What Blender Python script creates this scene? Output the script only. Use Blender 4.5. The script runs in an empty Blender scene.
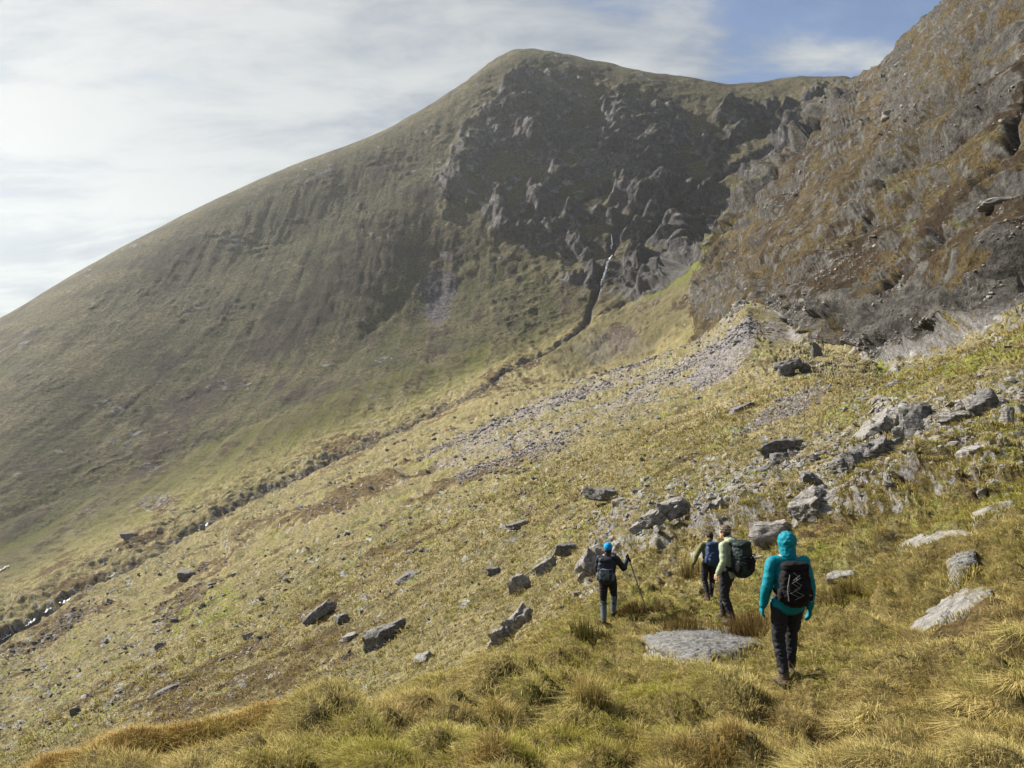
import bpy, bmesh, math, random
import numpy as np
from mathutils import Vector, Matrix, noise as mnoise

F = 780.0                      # focal length in picture widths of 1024
CX, CY = 512.0, 384.0
sc = bpy.context.scene
COL = sc.collection
rng = np.random.default_rng(7)
random.seed(7)
SUN_AZ, SUN_EL = math.radians(-64), math.radians(36)
HERO = 1.0                     # grid fineness

# ------------------------------------------------------------------ helpers
def tag(o, label=None, cat=None, group=None, kind=None):
    if label: o['label'] = label
    if cat: o['category'] = cat
    if group: o['group'] = group
    if kind: o['kind'] = kind
    return o

def link(o, parent=None):
    COL.objects.link(o)
    if parent is not None: o.parent = parent
    return o

def np_mesh(name, co, faces, smooth=True, mat=None):
    me = bpy.data.meshes.new(name)
    faces = np.asarray(faces, dtype=np.int32)
    n = faces.shape[1]
    me.vertices.add(len(co)); me.vertices.foreach_set('co', np.asarray(co, dtype=np.float32).ravel())
    me.loops.add(faces.size); me.loops.foreach_set('vertex_index', faces.ravel())
    me.polygons.add(len(faces))
    me.polygons.foreach_set('loop_start', np.arange(0, faces.size, n, dtype=np.int32))
    me.polygons.foreach_set('loop_total', np.full(len(faces), n, dtype=np.int32))
    me.polygons.foreach_set('use_smooth', np.full(len(faces), smooth))
    me.update(calc_edges=True)
    if mat: me.materials.append(mat)
    return me

def set_col(me, name, arr):
    at = me.color_attributes.new(name, 'FLOAT_COLOR', 'POINT')
    a = np.ones((len(me.vertices), 4), dtype=np.float32); a[:, :arr.shape[1]] = arr
    at.data.foreach_set('color', a.ravel())

def pchip(x, y, xq):
    x = np.asarray(x, float); y = np.asarray(y, float)
    h = np.diff(x); dl = np.diff(y) / h
    m = np.zeros_like(y)
    for i in range(1, len(x) - 1):
        if dl[i-1] * dl[i] > 0:
            w1 = 2*h[i] + h[i-1]; w2 = h[i] + 2*h[i-1]
            m[i] = (w1 + w2) / (w1/dl[i-1] + w2/dl[i])
    m[0] = dl[0]; m[-1] = dl[-1]
    xq = np.clip(xq, x[0], x[-1])
    k = np.clip(np.searchsorted(x, xq, side='right') - 1, 0, len(x) - 2)
    t = (xq - x[k]) / h[k]
    return ((2*t**3-3*t**2+1)*y[k] + (t**3-2*t**2+t)*h[k]*m[k] + (-2*t**3+3*t**2)*y[k+1] + (t**3-t**2)*h[k]*m[k+1])

def pchip_rows(Y, tq):
    """Y (K, N) values at integer knots; tq (R,) -> (R, N), monotone cubic"""
    K, N = Y.shape
    dl = np.diff(Y, axis=0); m = np.zeros_like(Y)
    a, b = dl[:-1], dl[1:]
    ok = a*b > 0
    m[1:-1] = np.where(ok, 2*a*b/np.where(ok, a+b, 1), 0)
    m[0] = dl[0]; m[-1] = dl[-1]
    k = np.clip(np.floor(tq).astype(int), 0, K-2); t = (tq - k)[:, None]
    return ((2*t**3-3*t**2+1)*Y[k] + (t**3-2*t**2+t)*m[k] + (-2*t**3+3*t**2)*Y[k+1] + (t**3-t**2)*m[k+1])

_perm = np.random.default_rng(3).permutation(512).astype(np.int32)
_perm = np.concatenate([_perm, _perm])
_g3 = np.random.default_rng(4).normal(size=(512, 3)); _g3 /= np.linalg.norm(_g3, axis=1)[:, None]
_g3 = _g3.astype(np.float32)
def perlin(P, scale=1.0, seed=0):
    """P (N,3), returns about -1..1"""
    Q = (P * scale + seed * 17.31).astype(np.float64)
    I = np.floor(Q).astype(np.int64); Fq = (Q - I).astype(np.float32)
    I = (I & 511).astype(np.int32)
    w = Fq*Fq*Fq*(Fq*(Fq*6-15)+10)
    out = np.zeros(len(Q), np.float32)
    for dx in (0, 1):
        px = _perm[(I[:, 0]+dx) & 511]; wx = w[:, 0] if dx else 1-w[:, 0]
        for dy in (0, 1):
            py = _perm[(px + I[:, 1]+dy) & 511]; wy = w[:, 1] if dy else 1-w[:, 1]
            for dz in (0, 1):
                pz = _perm[(py + I[:, 2]+dz) & 511]; wz = w[:, 2] if dz else 1-w[:, 2]
                g = _g3[pz]
                out += wx*wy*wz*(g[:, 0]*(Fq[:, 0]-dx)+g[:, 1]*(Fq[:, 1]-dy)+g[:, 2]*(Fq[:, 2]-dz))
    return out * 1.7

def sstep(a, b, x):
    t = np.clip((x-a)/(b-a), 0, 1); return t*t*(3-2*t)

# ------------------------------------------------------------------ the lie of the land
# survey lines that run across the slope, from the walker's feet to behind the summit:
# (bearing station, slope reading, distance in metres)
G = []
G.append([(-400, 1216+30000, .05), (1500, 1216+30000, .05)])
G.append([(-400, 1216, 1.5), (1500, 1216, 1.5)])
G.append([(-400, 950, 4), (0, 860, 4.0), (60, 830, 4.1), (150, 800, 4.5), (300, 785, 4.8), (600, 785, 5.1), (1024, 785, 4.3), (1500, 760, 4.2)])
G.append([(-400, 930, 5), (0, 826, 5.4), (60, 792, 5.8), (150, 765, 6.3), (250, 742, 7), (345, 716, 8), (420, 690, 9.3), (500, 674, 11), (560, 655, 13), (600, 636, 15), (640, 626, 14.4), (700, 641, 12.2), (800, 676, 9.4), (900, 655, 9), (1024, 615, 8), (1500, 560, 7)])
G.append([(-400, 1000, 22), (0, 880, 22), (60, 865, 22), (150, 825, 22), (250, 790, 22), (345, 750, 23), (420, 710, 24), (500, 670, 24), (560, 628, 24), (600, 606, 23), (640, 598, 21), (700, 599, 20.5), (740, 592, 19.5), (800, 578, 17), (900, 552, 15), (1024, 520, 13), (1500, 430, 11)])
G.append([(-400, 900, 60), (0, 812, 60), (60, 788, 58), (150, 748, 55), (250, 720, 52), (345, 688, 50), (420, 652, 48), (500, 608, 45), (560, 575, 42), (600, 556, 40), (640, 537, 38), (700, 520, 36), (800, 490, 32), (900, 465, 28), (1024, 430, 25), (1500, 330, 22)])
G.append([(-400, 790, 130), (0, 735, 110), (150, 672, 100), (250, 632, 98), (345, 592, 95), (420, 560, 90), (500, 530, 85), (560, 506, 80), (600, 492, 75), (640, 475, 70), (700, 455, 65), (800, 428, 58), (840, 412, 55), (890, 396, 52), (950, 368, 50), (1024, 335, 48), (1500, 180, 45)])
G.append([(-400, 720, 190), (0, 695, 165), (100, 650, 165), (200, 605, 165), (310, 548, 165), (440, 495, 160), (540, 455, 150), (600, 438, 140), (650, 425, 135), (700, 410, 128), (755, 392, 120), (800, 386, 108), (840, 390, 92), (890, 389, 82), (950, 369, 78), (1024, 337, 75), (1500, 182, 70)])
G.append([(-400, 662, 210), (0, 662, 210), (100, 605, 245), (200, 548, 290), (310, 492, 340), (400, 450, 370), (440, 432, 385), (500, 402, 395), (540, 390, 400), (600, 377, 380), (650, 363, 350), (700, 342, 315), (740, 314, 285), (755, 304, 275), (768, 308, 268), (785, 318, 252), (805, 331, 225), (830, 344, 195), (855, 352, 168), (890, 368, 140), (950, 358, 120), (1024, 320, 105), (1500, 150, 95)])
G.append([(-400, 640, 230), (0, 640, 250), (100, 583, 300), (200, 524, 370), (310, 470, 450), (400, 428, 510), (440, 410, 540), (500, 386, 550), (540, 396, 500), (600, 398, 480), (650, 385, 465), (700, 366, 430), (740, 328, 350), (755, 292, 300), (775, 290, 282), (800, 296, 236), (850, 310, 186), (890, 318, 156), (950, 300, 132), (1024, 262, 118), (1500, 60, 110)])
G.append([(-400, 600, 280), (0, 600, 300), (100, 552, 350), (200, 500, 420), (310, 452, 500), (400, 415, 560), (440, 398, 590), (500, 371, 630), (540, 356, 660), (580, 334, 690), (600, 328, 690), (640, 322, 650), (700, 287, 590), (720, 280, 530), (740, 270, 470), (755, 262, 420), (775, 240, 390), (800, 220, 370), (860, 180, 340), (890, 170, 300), (950, 150, 230), (1024, 110, 190), (1500, -150, 170)])
G.append([(-400, 540, 360), (0, 555, 370), (100, 505, 430), (200, 455, 500), (310, 410, 570), (400, 380, 630), (440, 368, 660), (500, 348, 690), (540, 335, 715), (580, 315, 735), (600, 304, 745), (640, 292, 735), (670, 278, 720), (685, 270, 660), (700, 258, 600), (720, 238, 560), (755, 198, 540), (800, 150, 570), (830, 112, 620), (860, 78, 680), (890, 60, 640), (902, 42, 600), (920, 28, 540), (945, 8, 470), (975, -16, 400), (1024, -60, 330), (1500, -450, 260)])
G.append([(-400, 500, 420), (0, 480, 450), (100, 440, 520), (200, 400, 600), (310, 360, 680), (400, 330, 750), (440, 315, 780), (500, 290, 800), (540, 275, 810), (580, 262, 815), (600, 255, 815), (640, 243, 815), (670, 240, 812), (700, 262, 790), (720, 250, 780), (755, 215, 780), (800, 170, 790), (830, 128, 800), (860, 92, 790), (890, 72, 750), (945, 30, 600), (1024, -30, 420), (1500, -400, 330)])
G.append([(-400, 450, 520), (0, 390, 560), (100, 340, 650), (200, 290, 760), (310, 240, 850), (400, 190, 920), (440, 165, 950), (500, 140, 970), (540, 140, 975), (600, 148, 960), (640, 150, 950), (700, 155, 930), (755, 150, 910), (800, 125, 890), (830, 106, 875), (860, 93, 840), (890, 80, 790), (945, 45, 640), (1024, 0, 480), (1500, -300, 400)])
G.append([(-400, 410, 620), (-150, 375, 680), (0, 318, 760), (60, 282, 800), (135, 240, 860), (210, 202, 920), (290, 166, 980), (380, 132, 1040), (430, 104, 1075), (470, 78, 1090), (500, 56, 1100), (520, 49, 1100), (545, 50, 1095), (600, 62, 1080), (650, 72, 1060), (700, 80, 1040), (730, 84, 1020), (780, 79, 1000), (840, 76, 960), (860, 82, 900), (890, 78, 830), (945, 50, 700), (1024, 10, 540), (1500, -200, 460)])
G.append([(-400, 430, 800), (0, 380, 1000), (500, 120, 1400), (730, 140, 1350), (860, 140, 1300), (1024, 110, 1000), (1500, 0, 900)])
G.append([(-400, 440, 1500), (0, 440, 1700), (500, 470, 1900), (1024, 470, 1800), (1500, 440, 1600)])
NSEG = [4, 14, 60, 90, 70, 130, 110, 80, 70, 60, 70, 90, 90, 150, 130, 10, 6]

a0, a1 = math.atan((-400-CX)/F), math.atan((1500-CX)/F)
fa0, fa1 = math.atan((-40-CX)/F), math.atan((1064-CX)/F)
ncol = int(1180*HERO)
un = np.linspace(-40, 1064, ncol)
A = np.concatenate([np.linspace(-math.pi, a0, 50)[:-1], np.linspace(a0, fa0, 60)[:-1], np.arctan((un-CX)/F), np.linspace(fa1, a1, 60)[1:], np.linspace(a1, math.pi, 50)[1:-1]])
NC = len(A)
def guide_rz(g, u):
    uu = [p[0] for p in g]
    v = pchip(uu, [p[1] for p in g], u); d = np.exp(pchip(uu, [math.log(p[2]) for p in g], u))
    return v, d
KR, KV = [], []
wrap = np.where(A < a0, .5*(1-sstep(-math.pi, a0, A)), np.where(A > a1, 1-.5*sstep(a1, math.pi, A), np.nan))  # share of the right hand side
wrap = np.where(A < a0, .5*sstep(0, 1, (a0-A)/(math.pi+a0)), np.where(A > a1, 1-.5*sstep(0, 1, (A-a1)/(math.pi-a1)), 0))
inside = (A >= a0) & (A <= a1)
for i, g in enumerate(G):
    ac = np.clip(A, a0, a1); u = CX + F*np.tan(ac)
    v, d = guide_rz(g, u)
    r = d/np.cos(ac); z = -(v-CY)/F*d
    vl, dl = guide_rz(g, np.array([-400., 1500.]))
    rl = dl/np.cos([a0, a1]); zl = -(vl-CY)/F*dl
    if i == 0: z[:] = -1.6; zl[:] = -1.6
    r = np.where(inside, r, np.exp(np.log(rl[0])*(1-wrap)+np.log(rl[1])*wrap))
    z = np.where(inside, z, zl[0]*(1-wrap)+zl[1]*wrap)
    KR.append(np.log(r)); KV.append(z/r)
KR = np.array(KR); KV = np.array(KV)
KV[0] = KV[1]
bad = np.argwhere(np.diff(KR, axis=0) <= 0)
if len(bad): print('GUIDE ORDER', sorted({(int(b[0]), int(CX+F*math.tan(A[b[1]]))) for b in bad if inside[b[1]]})[:40])
tq = np.concatenate([k + np.arange(int(n*HERO) or 1)/(int(n*HERO) or 1) for k, n in enumerate(NSEG[:len(G)-1])] + [np.array([len(G)-1.0])])
NR = len(tq)
RR = np.exp(pchip_rows(KR, tq)); SL = pchip_rows(KV, tq)
X = RR*np.sin(A)[None, :]; Y = RR*np.cos(A)[None, :]; Z = SL*RR
Z[tq < 1] = -1.6
TT = np.repeat(tq[:, None], NC, axis=1)
print('grid', NR, NC, NR*NC)
P0 = np.stack([X.ravel(), Y.ravel(), Z.ravel()], 1)
front = Y > 0.2
U = np.where(front, CX+F*X/np.where(front, Y, 1), np.where(X < 0, -3000, 3000)).ravel()
V = np.where(front, CY-F*Z/np.where(front, Y, 1), 3000).ravel()
D = RR.ravel(); T = TT.ravel()

def grid_normals(Pg):
    P3 = Pg.reshape(NR, NC, 3)
    du = np.roll(P3, -1, 1)-np.roll(P3, 1, 1)
    dv = np.empty_like(P3); dv[1:-1] = P3[2:]-P3[:-2]; dv[0] = P3[1]-P3[0]; dv[-1] = P3[-1]-P3[-2]
    n = np.cross(du, dv); n /= np.linalg.norm(n, axis=2)[..., None]+1e-9
    s = np.sign(n[..., 2:3]); s[s == 0] = 1
    return (n*s).reshape(-1, 3)

def polymask(pts, feather=12, tr=(0, 99), warp=0):
    """soft mask of an area of ground, outlined on the survey stations"""
    out = np.zeros(len(U), np.float32)
    pts = np.array(pts, float)
    lo = pts.min(0)-feather*2; hi = pts.max(0)+feather*2
    s = (U > lo[0]-warp) & (U < hi[0]+warp) & (V > lo[1]-warp) & (V < hi[1]+warp) & (T >= tr[0]) & (T <= tr[1])
    if not s.any(): return out
    u = U[s]+warp*W1[s]; v = V[s]+warp*W2[s]
    dist = np.full(len(u), 1e9); ins = np.zeros(len(u), bool)
    for i in range(len(pts)):
        (x0, y0), (x1, y1) = pts[i], pts[(i+1) % len(pts)]
        ex, ey = x1-x0, y1-y0
        t = np.clip(((u-x0)*ex+(v-y0)*ey)/(ex*ex+ey*ey+1e-9), 0, 1)
        dist = np.minimum(dist, np.hypot(u-x0-t*ex, v-y0-t*ey))
        c = ((y0 > v) != (y1 > v)) & (u < (x1-x0)*(v-y0)/(y1-y0+1e-12)+x0)
        ins ^= c
    sd = np.where(ins, dist, -dist)
    out[s] = sstep(-feather, feather, sd)
    return out

def linemask(pts, width, tr=(0, 99), warp=0):
    """0..1 falloff round a polyline; pts may carry their own width"""
    out = np.zeros(len(U), np.float32)
    P = np.array([(p[0], p[1], p[2] if len(p) > 2 else width) for p in pts], float)
    mw = P[:, 2].max()*2.5+warp
    lo = P.min(0)-mw; hi = P.max(0)+mw
    s = (U > lo[0]) & (U < hi[0]) & (V > lo[1]) & (V < hi[1]) & (T >= tr[0]) & (T <= tr[1])
    u = U[s]+warp*W1[s]; v = V[s]+warp*W2[s]
    best = np.zeros(len(u))
    for i in range(len(P)-1):
        x0, y0, w0 = P[i]; x1, y1, w1 = P[i+1]
        ex, ey = x1-x0, y1-y0
        t = np.clip(((u-x0)*ex+(v-y0)*ey)/(ex*ex+ey*ey+1e-9), 0, 1)
        q = np.hypot(u-x0-t*ex, v-y0-t*ey)/(w0+(w1-w0)*t)
        best = np.maximum(best, np.exp(-q*q))
    out[s] = best
    return out

# warps that make every drawn outline ragged
SP = np.stack([U*.01, V*.01, T*.5], 1)
W1 = perlin(SP, 3, 1)+.5*perlin(SP, 8, 2)+.25*perlin(SP, 20, 3)
W2 = perlin(SP, 3, 4)+.5*perlin(SP, 8, 5)+.25*perlin(SP, 20, 6)
# ------------------------------------------------------------------ relief
N0 = grid_normals(P0)
crag = polymask([(694, 285), (700, 262), (720, 240), (757, 197), (800, 150), (860, 78), (890, 60), (975, -20), (1500, -300), (1500, 190), (1024, 335), (950, 366), (890, 380), (820, 356), (775, 346), (758, 330), (756, 296)], 6, (8.0, 11.4))
cliff = polymask([(760, 300), (800, 288), (830, 300), (870, 312), (920, 300), (960, 290), (1100, 240), (1100, 310), (960, 352), (900, 372), (850, 352), (800, 345), (768, 340)], 7, (7.5, 10), 4)
cliffl = polymask([(690, 290), (702, 268), (730, 272), (755, 300), (740, 314), (700, 318)], 6, (8, 11.4), 3)
ctop = polymask([(880, 75), (905, 40), (960, -20), (1100, -60), (1100, 20), (1010, 50), (985, 95), (930, 120), (880, 115)], 12, (9, 11.4), 8)
head = polymask([(470, 120), (500, 75), (545, 62), (610, 92), (720, 96), (800, 95), (850, 100), (770, 195), (700, 268), (660, 290), (640, 298), (600, 286), (560, 262), (500, 222), (458, 190), (452, 168)], 20, (10.8, 13.6), 18)
butt = polymask([(488, 140), (500, 90), (520, 70), (545, 75), (560, 100), (545, 150), (500, 140)], 7, (11, 14), 5)
hfoot = polymask([(575, 262), (610, 262), (650, 262), (690, 262), (680, 292), (640, 298), (605, 290)], 6, (10.8, 13), 4)
hmid = polymask([(445, 178), (475, 160), (540, 150), (620, 150), (640, 210), (600, 250), (560, 258), (500, 218), (455, 196)], 10, (11, 13.6), 6)
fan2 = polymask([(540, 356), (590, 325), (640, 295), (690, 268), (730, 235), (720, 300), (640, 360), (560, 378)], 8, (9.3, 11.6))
talus = polymask([(750, 304), (762, 325), (740, 350), (700, 385), (640, 420), (560, 450), (470, 480), (420, 470), (470, 430), (560, 385), (650, 360)], 12, (6.5, 8.6), 10)
outc = polymask([(610, 520), (650, 490), (700, 480), (760, 455), (830, 440), (870, 405), (930, 405), (1040, 370), (1040, 470), (980, 500), (900, 520), (820, 520), (760, 545), (690, 545), (640, 560), (590, 575)], 14, (3.9, 7), 10)
near = 1-sstep(16, 34, D)
far = sstep(9.5, 10.6, T)

def octs(P, lams, seed, ridged=False, lo=.0035, hi=None, stretch=None):
    """sum of noise octaves, each as high as a set share of its own length"""
    out = np.zeros(len(P), np.float32)
    for i, lam in enumerate(lams):
        w = sstep(lo, lo*2.2, lam/D)
        if hi: w = w*(1-sstep(hi*.6, hi, lam/D))
        s = w > .002
        if not s.any(): continue
        Q = P[s]
        if stretch is not None: Q = Q @ stretch
        nz = perlin(Q, 1/lam, seed+i)
        if ridged: nz = 1-2.2*np.abs(nz)
        out[s] += w[s]*lam*nz
    return out

disp = np.zeros(len(D), np.float32)
_q = P0*[1, 1, 1.0]
bl = perlin(_q, 1/75, 301)+.6*perlin(_q, 1/34, 302)+.3*perlin(_q, 1/15, 303)
band = linemask([(445, 178, 14), (475, 205, 16), (510, 225, 16), (550, 245, 14), (590, 262, 12)], 14, (11, 13.6), 5)
band2 = linemask([(495, 130, 16), (520, 110, 20), (555, 100, 16)], 14, (11.5, 14), 6)
band3 = linemask([(600, 215, 10), (660, 175, 12), (730, 150, 12), (790, 130, 8)], 10, (11, 13.8), 6)
band4 = linemask([(560, 175, 12), (610, 140, 14), (680, 130, 12)], 10, (11, 13.8), 6)
bluff = np.clip(head*sstep(-.22, .28, bl+.55*band+.45*band2+.35*band3+.2*band4), 0, 1)
# general roughness of turf slopes
Pn = P0.astype(np.float64)
rough = octs(Pn, [.25, .5, 1, 2, 4, 8, 16, 32, 64], 10, hi=.09, lo=.0024)
tus = octs(Pn, [.2, .4, .8, 1.6, 3.2], 400, ridged=True, lo=.0022, hi=.022)
disp += tus*.13*(1-near)*(1-sstep(10, 11, T))*(1-.8*np.maximum(crag, cliff))
lsm = far*(1-sstep(380, 480, U))
disp += rough*(.045+.035*(1-far))*(1-near*.3)*(1-.8*lsm)
lump = octs(Pn, [.5, 1.1, 2.2, 4.5, 9], 30, ridged=True, hi=.045)
disp += lump*.12*(1-far)+octs(Pn, [1.5, 3, 6, 12], 35, ridged=True, lo=.003, hi=.07)*.05*(1-far)*(1-near)*sstep(-.2, .4, perlin(P0, 1/30, 36))
# rock faces: strata and ribs
th = math.radians(35)
S1 = np.array([[math.cos(th), 0, math.sin(th)], [0, 1, 0], [-math.sin(th), 0, math.cos(th)]]) @ np.diag([.35, .6, 1.3])
rk = octs(Pn, [.8, 1.6, 3.2, 6.5, 13, 26], 50, ridged=True, stretch=S1)
disp += octs(Pn, [.6, 1.2, 2.4, 5, 10, 20], 58, ridged=True, stretch=np.diag([.4, .4, 1.5]))*(crag*.045+ctop*.045+cliff*.06+outc*.03)
fine_ = octs(Pn, [1.6, 3.2, 6.4, 12], 59, ridged=True, stretch=np.diag([.6, .6, 1.4]), lo=.0014)
disp += rk*(cliff*.03+cliffl*.05)
RIS = {}
def ledges(per, seed, riser=.33, tilt=.12):
    s_ = (Pn[:, 2]+tilt*Pn[:, 0]+perlin(Pn, 1/(per*2.6), seed)*per*.55+perlin(Pn, 1/(per*.8), seed+1)*per*.16)/per
    f_ = s_-np.floor(s_); step = np.floor(s_)
    o_ = np.where(f_ < riser, -1+2*f_/riser, 1-2*(f_-riser)/(1-riser))
    # some steps stand out, others fade away
    k_ = sstep(-.35, .45, perlin(Pn*[1, 1, 1]+step[:, None]*7.7, 1/(per*3.5), seed+2))
    RIS[per] = np.where(f_ < riser*1.15, 1., 0.)*k_
    return o_*k_*per*.5
l9, l4 = ledges(9, 200), ledges(3.6, 210)
l30, l14 = ledges(30, 220), ledges(13, 230)
l1 = ledges(1.3, 240, .4, .35); l2 = ledges(2.8, 250, .4, .35)
l22 = ledges(22, 260)
cgb = sstep(-.25, .3, perlin(_q, 1/28, 311)+.5*perlin(_q, 1/11, 312))
disp += crag*(l22*.38+l9*.48*cgb+l4*.34*cgb)+ctop*(l9*.2+l4*.2)+cliff*(l9*.25+l4*.2)
disp += bluff*(l30*.40+l14*.36)+hmid*l30*.10+butt*l14*.2
disp += outc*(l1*.30+l2*.22)
# headwall: gullies raking down left from the saddle, ribs and steps between them
th2 = math.radians(-38)
S2 = np.array([[math.cos(th2), 0, -math.sin(th2)], [0, 1, 0], [math.sin(th2), 0, math.cos(th2)]]) @ np.diag([.3, .7, 1.0])
rk2 = octs(Pn, [2.2, 4, 8, 16, 32, 60], 70, ridged=True, lo=.0016)
rk3 = octs(Pn, [12, 26, 50], 80, ridged=True, stretch=np.diag([1.2, .5, .5]))
disp += np.maximum(bluff, hfoot*1.4)*fine_*.14
disp += bluff*(rk2*.15+rk3*.08)+bluff*5*sstep(0, .8, bl)+butt*rk2*.12+hmid*rk2*.05+hfoot*rk2*.035
fr = octs(Pn, [2.5, 5, 10, 20], 95, ridged=True, lo=.0028)
stk = perlin(P0*[1, .09, .09], 1/11, 501)+.6*perlin(P0*[1, .12, .12], 1/4.5, 502)
disp += stk*.55*far*(1-head)*(1-sstep(13.4, 13.9, T))
brkm = sstep(.0, .5, perlin(P0, 1/55, 520)+.6*perlin(P0, 1/22, 521))
disp += octs(Pn, [3, 6, 12], 530, ridged=True, lo=.002)*.055*far*(1-head)*brkm*(1-sstep(13.4, 13.9, T))
disp += fr*(.065-.057*(1-sstep(400, 520, U)))*sstep(9, 10, T)*(1-sstep(13.2, 13.9, T)*.7)+.015*rk2*far*(1-head)*sstep(420, 520, U)*sstep(11, 12, T)*(1-sstep(13.2, 13.8, T))
# gullies and edges cut by hand
def cut(pts, w, depth, tr, warp=3):
    m = linemask(pts, w, tr, warp); disp[:] -= m*depth; return m
stream = linemask([(-60, 690, 5), (0, 641, 4.5), (60, 606, 4), (100, 583, 4), (160, 552, 4), (200, 526, 4), (260, 492, 4), (310, 470, 4), (360, 446, 4), (410, 428, 3.5), (440, 411, 3), (480, 392, 3), (508, 372, 3), (540, 356, 2.5), (575, 333, 2.5), (588, 322, 2.5), (592, 305, 2.5), (600, 290, 2.5), (604, 275, 2)], 4, (8.2, 12.5), 2.2)
disp -= stream*np.interp(T, [8, 10, 12], [4.4, 5.5, 7])
ravine2 = cut([(600, 318, 2), (640, 297, 2), (680, 275, 2.5), (720, 235, 3), (760, 192, 4), (800, 148, 4)], 3, 5, (10.4, 12.3))
g1 = cut([(800, 150, 5), (835, 118, 4), (850, 100, 3)], 4, 12, (11.5, 13.5))
g2 = cut([(575, 205, 3), (640, 175, 3), (720, 150, 3), (790, 120, 3)], 3, 10, (11.5, 13.6))
g3 = cut([(640, 240, 4), (690, 195, 3), (740, 165, 3), (800, 130, 3)], 3, 12, (11.2, 13.6))
g4 = cut([(610, 250, 3), (622, 225, 3), (660, 200, 3), (690, 175, 2)], 3, 12, (11.5, 13.6))
g5 = cut([(1030, 95, 6), (1015, 150, 6), (990, 180, 6), (950, 225, 5), (905, 270, 4), (880, 310, 5)], 5, 7.5, (8.5, 11.3), 6)
g6 = cut([(930, 140, 3), (905, 165, 3), (880, 210, 3), (850, 250, 2)], 3, 5, (8.5, 11.3), 6)
g7 = cut([(990, 8, 3), (985, 30, 4), (975, 50, 3)], 4, 4, (8.5, 11.3), 4)
pock = cut([(872, 312, 5), (882, 330, 6)], 5, 3, (8, 10), 2)
edge1 = linemask([(445, 180, 3), (470, 205, 4), (500, 222, 4), (530, 240, 4), (560, 258, 5)], 4, (11, 13.6), 4)
disp += edge1*6
lbk = linemask([(235, 545), (270, 530), (320, 520), (360, 500), (400, 482)], 8, (6.5, 8.5), 5)
disp += lbk*3.0
lbk2 = linemask([(20, 600), (60, 570), (120, 555), (170, 520)], 8, (9, 11), 5); disp += lbk2*1.5
tr1 = cut([(0, 520, 6), (180, 455, 6), (300, 400, 5), (360, 350, 5), (410, 280, 5), (430, 230, 5)], 5, 1.5, (10, 14), 5)
# the brow on the left: a raised turf rim with a hollow on its near side
rim = linemask([(20, 782), (60, 768), (150, 743), (250, 722), (345, 698)], 5, (2.2, 4), 0)
notch = polymask([(752, 300), (790, 300), (795, 345), (775, 352), (752, 330)], 8, (7.2, 8.7)); disp *= 1-.85*notch
# near turf hummocks
hum = np.zeros(len(D), np.float32)
s = D < 40
hp = perlin(Pn[s]*[1, 1, .3], 1/.55, 91); hp2 = perlin(Pn[s]*[1, 1, .3], 1/1.3, 92); hp3 = perlin(Pn[s]*[1, 1, .3], 1/.23, 93)
hum[s] = (.22*np.tanh(np.abs(hp)*2.4-.6)+.25*hp2+.06*(np.abs(hp3)*2-.4))*(1-sstep(22, 40, D[s]))*(1-.75*(1-sstep(400, 480, U[s]))*sstep(2.5, 2.9, T[s]))
hum *= sstep(1.5, 4, D)
SLABS = {
 'wide': [(643, 641), (660, 634), (700, 630), (742, 631), (768, 639), (760, 648), (735, 656), (715, 663), (690, 667), (665, 659), (645, 651)],
 'long': [(905, 633), (925, 643), (951, 626), (983, 610), (993, 593), (966, 591), (938, 607)],
 'speckled': [(945, 566), (956, 555), (972, 553), (977, 562), (966, 574), (960, 590), (949, 586), (951, 574)],
 'edge': [(968, 519), (985, 510), (1013, 503), (1017, 508), (1000, 517), (978, 525)],
 'thin': [(902, 547), (918, 538), (965, 533), (970, 539), (940, 547), (915, 552)],
 'middle': [(684, 560), (700, 549), (735, 544), (744, 549), (722, 556), (700, 565)]}
SLT = {'wide': (2.2, 4.4), 'long': (2.2, 4.4), 'speckled': (2.5, 5), 'edge': (3, 5.5), 'thin': (3, 5.5), 'middle': (3.6, 5.5)}
for k_, pl_ in SLABS.items(): hum *= 1-polymask(pl_, 9, SLT[k_])
disp += hum*.95
brow = np.exp(-((T-3.02)/.06)**2)*sstep(10, 60, U)*(1-sstep(330, 370, U)); disp += brow*.2
brow2 = np.exp(-((T-2.86)/.06)**2)*sstep(10, 60, U)*(1-sstep(330, 370, U)); disp -= brow2*.16
PT = P0 + N0*disp[:, None]
PT[T < .9] = P0[T < .9]
NT = grid_normals(PT)

# ------------------------------------------------------------------ cover
steep = 1-NT[:, 2]
nA = octs(Pn, [1, 3, 9, 27], 110)/np.maximum(D*.03, 1)
n1 = perlin(Pn, 1/2.5, 120); n2 = perlin(Pn, 1/9, 121); n3 = perlin(Pn, 1/33, 122); n4 = perlin(Pn, 1/110, 123); n5 = perlin(Pn, 1/1.0, 124)
nmid = np.where(D < 30, n5*.6+n1*.6, np.where(D < 150, n1*.6+n2*.6, n2*.5+n3*.6))
dn = (NT*N0).sum(1); rel = 1-dn                        # local break of slope
rock = (.09+sstep(.05, .30, rel)*.3)*(T > 4.2)*(1-near)
drop = N0[:, 2]-NT[:, 2]                              # steeper than the slope it belongs to
rock += crag*(.62*RIS[9]*cgb+.35*RIS[22]*sstep(-.2, .2, nmid))
rock += .34*far*brkm*(1-head)*sstep(-.1, .5, nmid)
rock += crag*(.0+.42*sstep(.08, .36, drop)*(.35+.65*cgb))
rock += (cliff*.55+cliffl*.6+ctop*.36)*sstep(-.5, .3, nmid)
rock += outc*(.05+.85*sstep(.06, .34, drop))
rock += bluff*(.22+.75*sstep(.02, .25, drop))+head*.4*sstep(.06, .3, drop)+butt*(.1+.6*sstep(0, .3, drop))+hfoot*.6+edge1*.4+stream*.15
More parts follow.
